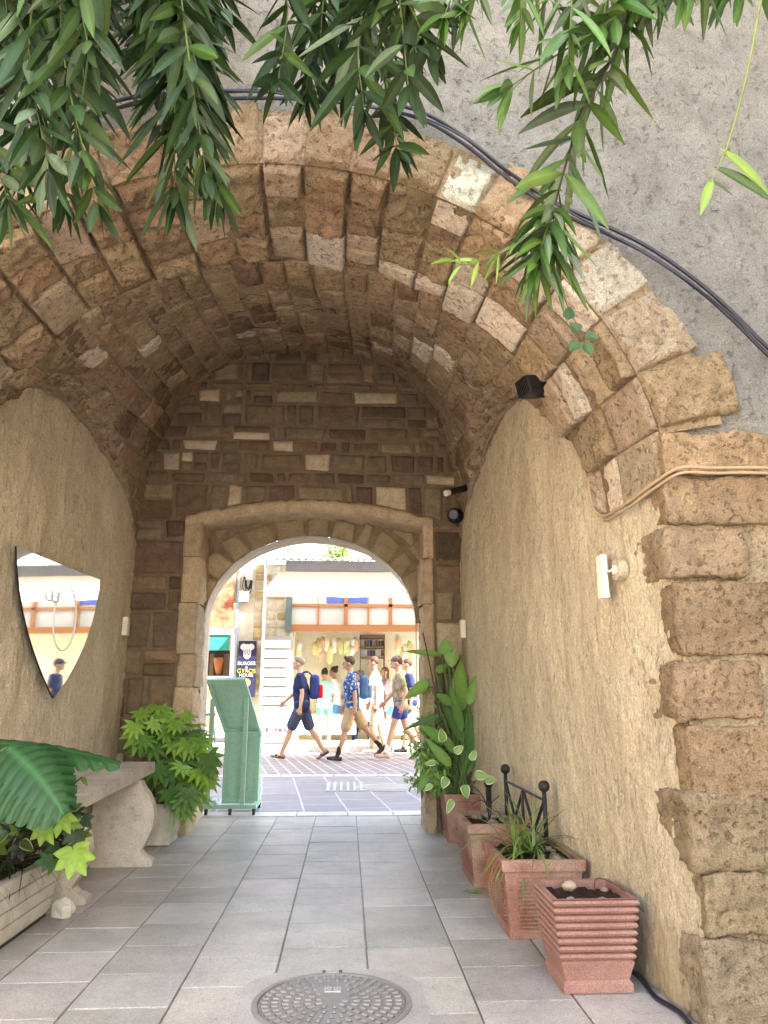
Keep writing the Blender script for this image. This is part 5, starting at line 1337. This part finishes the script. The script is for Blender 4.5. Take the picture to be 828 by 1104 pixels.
def person(label,loc,face,h,legs,arms,shirt,bottom,btype='shorts',hair='brown',hstyle='short',shoes='white',skin=0,sleeve=.6,lean=4,female=False,cap=None,socks=None,headturn=0,heavy=1.0,hem=.86,curl=30):
    """legs=((thigh,knee) left,(thigh,knee) right) degrees, arms=((upper,elbow) left,right)"""
    root=thing('person',label,'person',loc,face,'people walking in the street')
    k=h/1.75;root.scale=(k,k,k)
    Rx=lambda v,a:Vector((v[0],v[1]*math.cos(a)-v[2]*math.sin(a),v[1]*math.sin(a)+v[2]*math.cos(a)))
    hipz=.93;hw=.088 if not female else .095
    J={}
    for s_,(th,kn) in zip((-1,1),legs):
        hp=Vector((s_*hw,0,hipz));a_=math.radians(th);b_=math.radians(th-kn)
        kp=hp+Vector((0,math.sin(a_),-math.cos(a_)))*.43;ap=kp+Vector((0,math.sin(b_),-math.cos(b_)))*.415
        J[s_]=(hp,kp,ap,b_)
    # foot pitch: front foot flat, trailing foot on its ball
    low=1e9;FT={}
    for s_ in (-1,1):
        ap=J[s_][2];b_=J[s_][3];pitch=max(-.9,min(.35,b_*.9)) if b_<-.15 else min(.25,b_*.4)
        fd=Vector((0,math.cos(pitch),math.sin(pitch)));up=Vector((0,-math.sin(pitch),math.cos(pitch)))
        heel=ap-up*.065-fd*.045;toe=ap-up*.07+fd*.155
        FT[s_]=(heel,toe,fd,up);low=min(low,heel.z-.03,toe.z-.022)
    dz=-low
    D=Vector((0,0,dz))
    for s_ in (-1,1):
        J[s_]=tuple(v+D if isinstance(v,Vector) else v for v in J[s_]);FT[s_]=(FT[s_][0]+D,FT[s_][1]+D,FT[s_][2],FT[s_][3])
    hz=hipz+dz;ln=math.radians(-lean)
    def T(x,y,z): # torso frame with forward lean around the hips
        v=Rx((x,y,z-hipz),ln);return Vector((v.x,v.y,v.z+hz))
    sw=.165 if female else .185
    sh={s_:T(s_*sw,-.005,1.405) for s_ in (-1,1)}
    A={}
    for s_,(ua,el) in zip((-1,1),arms):
        a_=math.radians(ua);b_=math.radians(ua+el)
        e_=sh[s_]+Vector((s_*.035,math.sin(a_)*.28,-math.cos(a_)*.28));w_=e_+Vector((s_*.005,math.sin(b_)*.25,-math.cos(b_)*.25))
        A[s_]=(e_,w_,b_)
    def torso(mb,g=0,top=True,hz0=None):
        H_=heavy
        frustum(mb,T(-.075,0,.93),T(.075,0,.93),.105*H_+g,.105*H_+g);frustum(mb,T(-.06,.0,1.06),T(.06,.0,1.06),(.095 if not female else .08)*H_+g,(.095 if not female else .08)*H_+g)
        frustum(mb,T(0,0,.95),T(0,0,1.2),.11*H_+g,.115*H_+g)
        frustum(mb,T(-.08,.005,1.22),T(.08,.005,1.22),.108*H_+g,.108*H_+g);frustum(mb,T(-.09,.0,1.33),T(.09,.0,1.33),.095+g,.095+g)
        frustum(mb,T(-sw+.02,-.005,1.405),T(sw-.02,-.005,1.405),.056+g,.056+g)
        frustum(mb,T(-.05,-.005,1.43),T(.05,-.005,1.43),.055+g*.6,.055+g*.6)
        if female:
            for s_ in (-1,1): mb.ball(T(s_*.07,.075,1.29),.062+g,n=12,m=8)
    mb=MB();torso(mb)
    hd=math.radians(headturn);HC=T(0,.02,1.635)
    def hp_(x,y,z): # head frame
        c,s2=math.cos(hd),math.sin(hd);return HC+Vector((x*c-y*s2,x*s2+y*c,z))
    frustum(mb,T(0,-.005,1.42),T(0,.005,1.56),.052,.05)
    Mh=Matrix.Rotation(hd,3,'Z')
    mb.ball(hp_(0,-.008,.015),.074,.092,.10,16,12,M=Mh);mb.ball(hp_(0,.02,-.045),.056,.066,.066,14,10,M=Mh)
    frustum(mb,hp_(0,.078,.01),hp_(0,.100,-.022),.010,.014,8);mb.ball(hp_(0,.085,-.075),.022,.02,.018,8,6)
    frustum(mb,hp_(-.018,.084,-.05),hp_(.018,.084,-.05),.009,.009,6);frustum(mb,hp_(-.03,.08,.022),hp_(.03,.08,.022),.012,.012,6)
    for s_ in (-1,1): mb.ball(hp_(s_*.076,-.008,-.01),.012,.02,.03,8,6,M=Mh)
    for s_ in (-1,1):
        hp,kp,ap,b_=J[s_];frustum(mb,hp,kp,.088*(.5+.5*heavy),.056);frustum(mb,kp,kp.lerp(ap,.35)+Vector((0,-.012,0)),.053,.056);frustum(mb,kp.lerp(ap,.3)+Vector((0,-.012,0)),ap,.055,.036)
        heel,toe,fd,up=FT[s_];frustum(mb,ap,heel+up*.02,.036,.034);frustum(mb,heel+up*.012,toe,.03,.022);frustum(mb,heel.lerp(toe,.55)+Vector((-.018,0,0)),toe+Vector((-.015,0,0)),.024,.018);frustum(mb,heel.lerp(toe,.55)+Vector((.018,0,0)),toe+Vector((.015,0,0)),.024,.018)
        e_,w_,b2=A[s_];frustum(mb,sh[s_],e_,.048,.036);frustum(mb,e_,e_.lerp(w_,.3),.036,.037);frustum(mb,e_.lerp(w_,.3),w_,.037,.025)
        d=(w_-e_).normalized();sd=Vector((0,1,0))-d*d.y;sd.normalize();pn=d.cross(sd)
        pc=w_+d*.05
        for q in (-.027,-.009,.009,.027):
            frustum(mb,w_+sd*q*.6,w_+d*.085+sd*q,.017,.0125,8)
            L_=.075-.35*abs(q+.004);cu=math.radians(curl);k1=w_+d*.085+sd*q;inn=pn*(-s_) if pn.x*s_>0 else pn*s_
            inn=Vector((-s_,0,0));d1=(d*math.cos(cu)+inn*math.sin(cu)).normalized();d2=(d*math.cos(2*cu)+inn*math.sin(2*cu)).normalized()
            k2=k1+d1*L_*.55;frustum(mb,k1,k2,.0105,.0095,7);frustum(mb,k2,k2+d2*L_*.45,.0095,.008,7)
        t0=w_+d*.02+sd*.022;t1=t0+(d*.7+sd*.75).normalized()*.045;frustum(mb,t0,t1,.014,.011,7);frustum(mb,t1,t1+(d*.9+sd*.2-Vector((s_*.3,0,0))).normalized()*.03,.011,.009,7)
    body=meld(mb,'body',SK[skin],root,.0085,2)
    mb=MB()
    for s_ in (-1,1): mb.ball(hp_(s_*.029,.086,.008),.0085,n=8,m=6)
    mb.local=True;e=mb.build('eyes',eyem);e.parent=root
    # shirt
    if shirt is not None:
        mb=MB();torso(mb,.02)
        if hem<.9: frustum(mb,T(-.08,0,hem+.06),T(.08,0,hem+.06),.125*heavy,.125*heavy);frustum(mb,T(-.07,0,1.05),T(.07,0,1.05),.115*heavy,.115*heavy)
        for s_ in (-1,1):
            if sleeve>0:
                e_=A[s_][0];w_=A[s_][1]
                frustum(mb,sh[s_],sh[s_].lerp(e_,min(1,sleeve)),.066,.06)
                if sleeve>1: frustum(mb,e_,e_.lerp(w_,sleeve-1),.056,.045)
        o=meld(mb,'shirt',shirt,root,.014,3)
        # open neck: remove the cap above the collar line
        bm=bmesh.new();bm.from_mesh(o.data);nz_=T(0,0,1.475).z
        bmesh.ops.delete(bm,geom=[v for v in bm.verts if v.co.z>nz_ ],context='VERTS');bm.to_mesh(o.data);bm.free()
    mb=MB()
    if btype in('shorts','trousers','short_shorts'):
        frustum(mb,T(-.075,0,.94),T(.075,0,.94),.122*heavy,.122*heavy)
        for s_ in (-1,1):
            hp,kp,ap,b_=J[s_]
            f={'shorts':.86,'short_shorts':.5,'trousers':1}[btype];frustum(mb,hp,hp.lerp(kp,f),.108,.085+.015*(btype=='shorts'))
            if btype=='trousers': frustum(mb,kp,kp.lerp(ap,.92),.078,.062)
    else:
        frustum(mb,T(-.07,0,.96),T(.07,0,.96),.115,.115)
        for f in range(7):
            t=f/6;c=Vector((0,0,hz-.05-.38*t));frustum(mb,c+Vector((-.09-.03*t,-.01,0)),c+Vector((.09+.03*t,.01,0)),.11+.025*t,.11+.025*t)
    meld(mb,{'trousers':'trousers','skirt':'skirt'}.get(btype,'shorts'),bottom,root,.014,3)
    # hair
    mb=MB();V0=hp_(0,-.022,.038)
    if hstyle!='none':
        mb.ball(V0,.083,.094,.093,18,12,M=Mh,nz=.12)
        if hstyle=='long':
            frustum(mb,hp_(0,-.05,.03),hp_(0,-.085,-.20),.078,.045);
        if hstyle=='bun': mb.ball(hp_(0,-.09,.10),.045,n=10,m=8,nz=.2)
        if hstyle=='quiff': frustum(mb,hp_(-.03,.05,.10),hp_(.03,.05,.10),.035,.035)
        o=meld(mb,'hair',hairm[hair],root,.010,1)
    if cap:
        mb=MB();mb.ball(hp_(0,-.005,.055),.086,.098,.072,18,12,M=Mh);b0=hp_(0,.10,.045);frustum(mb,hp_(-.04,.09,.045),hp_(.04,.09,.045),.014,.014);frustum(mb,hp_(-.03,.13,.038),hp_(.03,.13,.038),.012,.012);meld(mb,'cap',cap,root,.010,1)
    for s_ in (-1,1):
        heel,toe,fd,up=FT[s_];mb=MB()
        if shoes=='sandal':
            frustum(mb,heel-up*.012+Vector((-.012,0,0)),toe-up*.006,.028,.026);frustum(mb,heel-up*.012+Vector((.012,0,0)),toe-up*.006,.028,.026)
            c=heel.lerp(toe,.62);frustum(mb,c+Vector((-.035,0,.015)),c+Vector((.035,0,.015)),.022,.022)
        else:
            frustum(mb,heel+up*.01,toe+Vector((-.012,0,0)),.042,.030);frustum(mb,heel+up*.01,toe+Vector((.012,0,0)),.042,.030);frustum(mb,J[s_][2]-up*.01,heel.lerp(toe,.3)+up*.03,.045,.036)
        meld(mb,'shoe',shoem[shoes],root,.010,1)
        if socks:
            mb=MB();kp,ap=J[s_][1],J[s_][2];frustum(mb,ap.lerp(kp,.30),ap,.045,.043);meld(mb,'sock',socks,root,.012,1)
    root['_t']=0;del root['_t']
    return root,T,k
def wpos(px,py,z=0): g=ground(px,py,z);return (g.x,g.y,z)
LEFT=math.pi/2; # facing world -X
navy=cloth('navy_cotton',(.025,.035,.10));slate=cloth('slate_cotton',(.07,.08,.14));whitec=cloth('white_cotton',(.8,.79,.77));khaki=cloth('khaki_cotton',(.42,.31,.19));teal=cloth('pale_teal_cotton',(.32,.55,.52));gsh=cloth('sea_green_cotton',(.12,.36,.28));bluesk=cloth('sky_blue_cotton',(.10,.32,.65));blackc=cloth('black_cotton',(.03,.025,.025))
patt=pattern_cloth('blue_leaf_print',(.03,.07,.24),(.5,.55,.6),22,.56);camo=pattern_cloth('muted_olive_print',(.42,.32,.28),(.24,.24,.08),9,.5);tro=pattern_cloth('checked_khaki',(.50,.38,.22),(.62,.52,.36),16,.5);royal=cloth('royal_blue',(.05,.07,.28));greyc=cloth('grey_cotton',(.4,.38,.38));lilac=cloth('lilac_cotton',(.45,.38,.42))
def backpack(label,root,T,k,m,m2,scale=1.,off=-.2,group=None):
    M0=wm(root);bp=thing('backpack',label,'backpack',M0@T(0,off,1.22),root.rotation_euler.z)
    mb=MB();mb.local=True;bevelbox(mb,-.13*scale,.13*scale,-.09*scale,.08*scale,-.22*scale,.20*scale,b=.06*scale,seg=2,dis=.006,res=.03);o=mb.build('bag',m,smooth=True);o.parent=bp
    mb=MB();mb.local=True;bevelbox(mb,-.10*scale,.10*scale,-.15*scale,-.08*scale,-.20*scale,.03*scale,b=.03*scale,seg=2,dis=.006,res=.03);o=mb.build('pocket',m2,smooth=True);o.parent=bp
    for s_ in (-1,1):
        mb=MB();mb.local=True;q=.095*s_;mb.tube(spline([(q,.03,.17),(q,.13,.255),(q*1.1,.26,.20),(q*1.2,.345,.06),(q*1.2,.30,-.08),(q*1.15,.1,-.16),(q,.02,-.17)],5),.014,6);o=mb.build('strap',m,smooth=True);o.parent=bp
r,T,k=person('man in navy polo shirt and slate shorts striding left in sandals, frontmost on the left',wpos(324,819),LEFT,1.78,((24,4),(-20,14)),((-10,16),(20,28)),navy,slate,hair='grey',shoes='sandal',skin=0,heavy=1.12,sleeve=.62,lean=5,curl=45)
m_=MB();m_.local=True;bevelbox(m_,-.04,.04,-.005,.005,-.075,.075,b=.004,seg=2);w_=wm(r)@Vector((.235,.18,.90));
o=m_.build('phone',M['whiteplastic']);o.location=w_;o.rotation_euler=(math.radians(75),0,LEFT);tag(o,'pale phone held in the hand of the man in the navy polo shirt','phone')
backpack('navy backpack with a red pocket on the back of the man in the navy polo',r,T,k,cloth('navy_nylon',(.04,.06,.22)),cloth('red_nylon',(.65,.02,.04)),1.0,-.235)
r,T,k=person('young man in blue leaf-print shirt and beige shorts striding left in black sneakers',wpos(379,820),LEFT,1.77,((16,0),(-30,12)),((-14,12),(6,14)),patt,khaki,hair='brown',hstyle='quiff',shoes='black',skin=1,socks=blackc,sleeve=.75,hem=.84)
backpack('blue patterned backpack on the young man in the leaf-print shirt',r,T,k,cloth('denim_nylon',(.08,.15,.32)),cloth('denim_nylon_light',(.16,.25,.42)),.95,-.22)
r,T,k=person('man in white t-shirt and checked khaki trousers walking left between two shirts',wpos(406,813),LEFT,1.80,((8,4),(-8,6)),((-4,8),(6,12)),whitec,tro,btype='trousers',hair='brown',shoes='white',skin=1)
r,T,k=person('man in cap, olive print t-shirt and short blue shorts at the right edge',wpos(432,819),LEFT,1.77,((20,4),(-14,18)),((-24,40),(14,30)),camo,royal,btype='short_shorts',hair='brown',shoes='beige',socks=whitec,skin=0,cap=cloth('grey_cap',(.16,.12,.11)))
r,T,k=person('woman in pale teal top and sea green shorts facing the shop, dark ponytail',wpos(349,805,0),math.radians(15),1.66,((3,2),(-4,3)),((0,20),(4,10)),teal,gsh,btype='short_shorts',hair='dark',hstyle='bun',shoes='white',skin=1,female=True)
r,T,k=person('woman in white top and bright blue skirt behind the leaf-print shirt',wpos(361,804,0),math.radians(60),1.70,((5,3),(-6,5)),((-5,10),(8,20)),whitec,bluesk,btype='skirt',hair='brown',hstyle='bun',shoes='sandal',skin=1,female=True)
r,T,k=person('auburn-haired woman in black crop top standing at the shop front',wpos(371,802,.0),math.radians(150),1.66,((2,1),(-2,2)),((20,60),(10,30)),blackc,greyc,btype='trousers',hair='auburn',hstyle='long',shoes='white',skin=0,female=True,hem=1.1,sleeve=0)
r,T,k=person('blond-grey haired person in dark jacket seen behind the white t-shirt',wpos(390,804,.0),math.radians(70),1.62,((12,2),(-10,8)),((-6,10),(6,10)),whitec,navy,btype='trousers',hair='grey',hstyle='long',shoes='white',skin=0,female=True)
backpack('long navy backpack carried just left of the man in the white t-shirt',r,T,k,navy,cloth('indigo_nylon',(.05,.06,.2)),1.25,-.2)
r,T,k=person('red-haired woman in lilac top behind the white t-shirt',wpos(417,804,.0),math.radians(120),1.70,((6,2),(-4,4)),((0,20),(0,30)),lilac,bluesk,btype='short_shorts',hair='auburn',hstyle='long',shoes='white',skin=0,female=True)
r,T,k=person('person in navy top walking just behind the man in the cap',wpos(443,812),LEFT,1.78,((12,4),(-12,10)),((-8,14),(10,20)),navy,greyc,hair='brown',shoes='black',skin=1)
r,T,k=person('man in dark blue shirt and cap right of the arch, seen in the mirror',(3.45,13.9,0),math.radians(80),1.74,((8,2),(-8,4)),((-4,8),(6,12)),navy,khaki,hair='dark',skin=1,cap=navy)
r,T,k=person('dark-haired person in white shirt deep inside the shop entrance on the right',wpos(430,797,.0),math.radians(190),1.74,((2,1),(-2,2)),((0,20),(0,30)),whitec,slate,btype='trousers',hair='brown',shoes='black',skin=1)
# ---------------- light
w=bpy.data.worlds.new('World');S.world=w;w.use_nodes=True;nt=w.node_tree
sky=nt.nodes.new('ShaderNodeTexSky');sky.sky_type='NISHITA';sky.sun_disc=False
sd=Vector((.60,-.35,.72)).normalized();sky.sun_elevation=math.asin(sd.z);sky.sun_rotation=math.atan2(sd.x,sd.y)
bg=nt.nodes['Background'];wb=nt.nodes.new('ShaderNodeVectorMath');wb.operation='MULTIPLY';wb.inputs[1].default_value=(1.12,1.0,.86);nt.links.new(sky.outputs[0],wb.inputs[0]);nt.links.new(wb.outputs[0],bg.inputs[0]);bg.inputs[1].default_value=.15
sky.air_density=1.2;sky.dust_density=3
su=bpy.data.lights.new('sun','SUN');su.energy=3.2;su.angle=math.radians(.6);su.color=(1,.965,.90);so_=bpy.data.objects.new('sun',su);COL.objects.link(so_)
so_.rotation_euler=sd.to_track_quat('Z','Y').to_euler();so_.location=(0,0,20)
S.view_settings.view_transform='Standard';S.view_settings.look='None';S.view_settings.exposure=3.3;S.view_settings.gamma=1
S.render.engine='CYCLES';S.cycles.max_bounces=10;S.cycles.diffuse_bounces=6
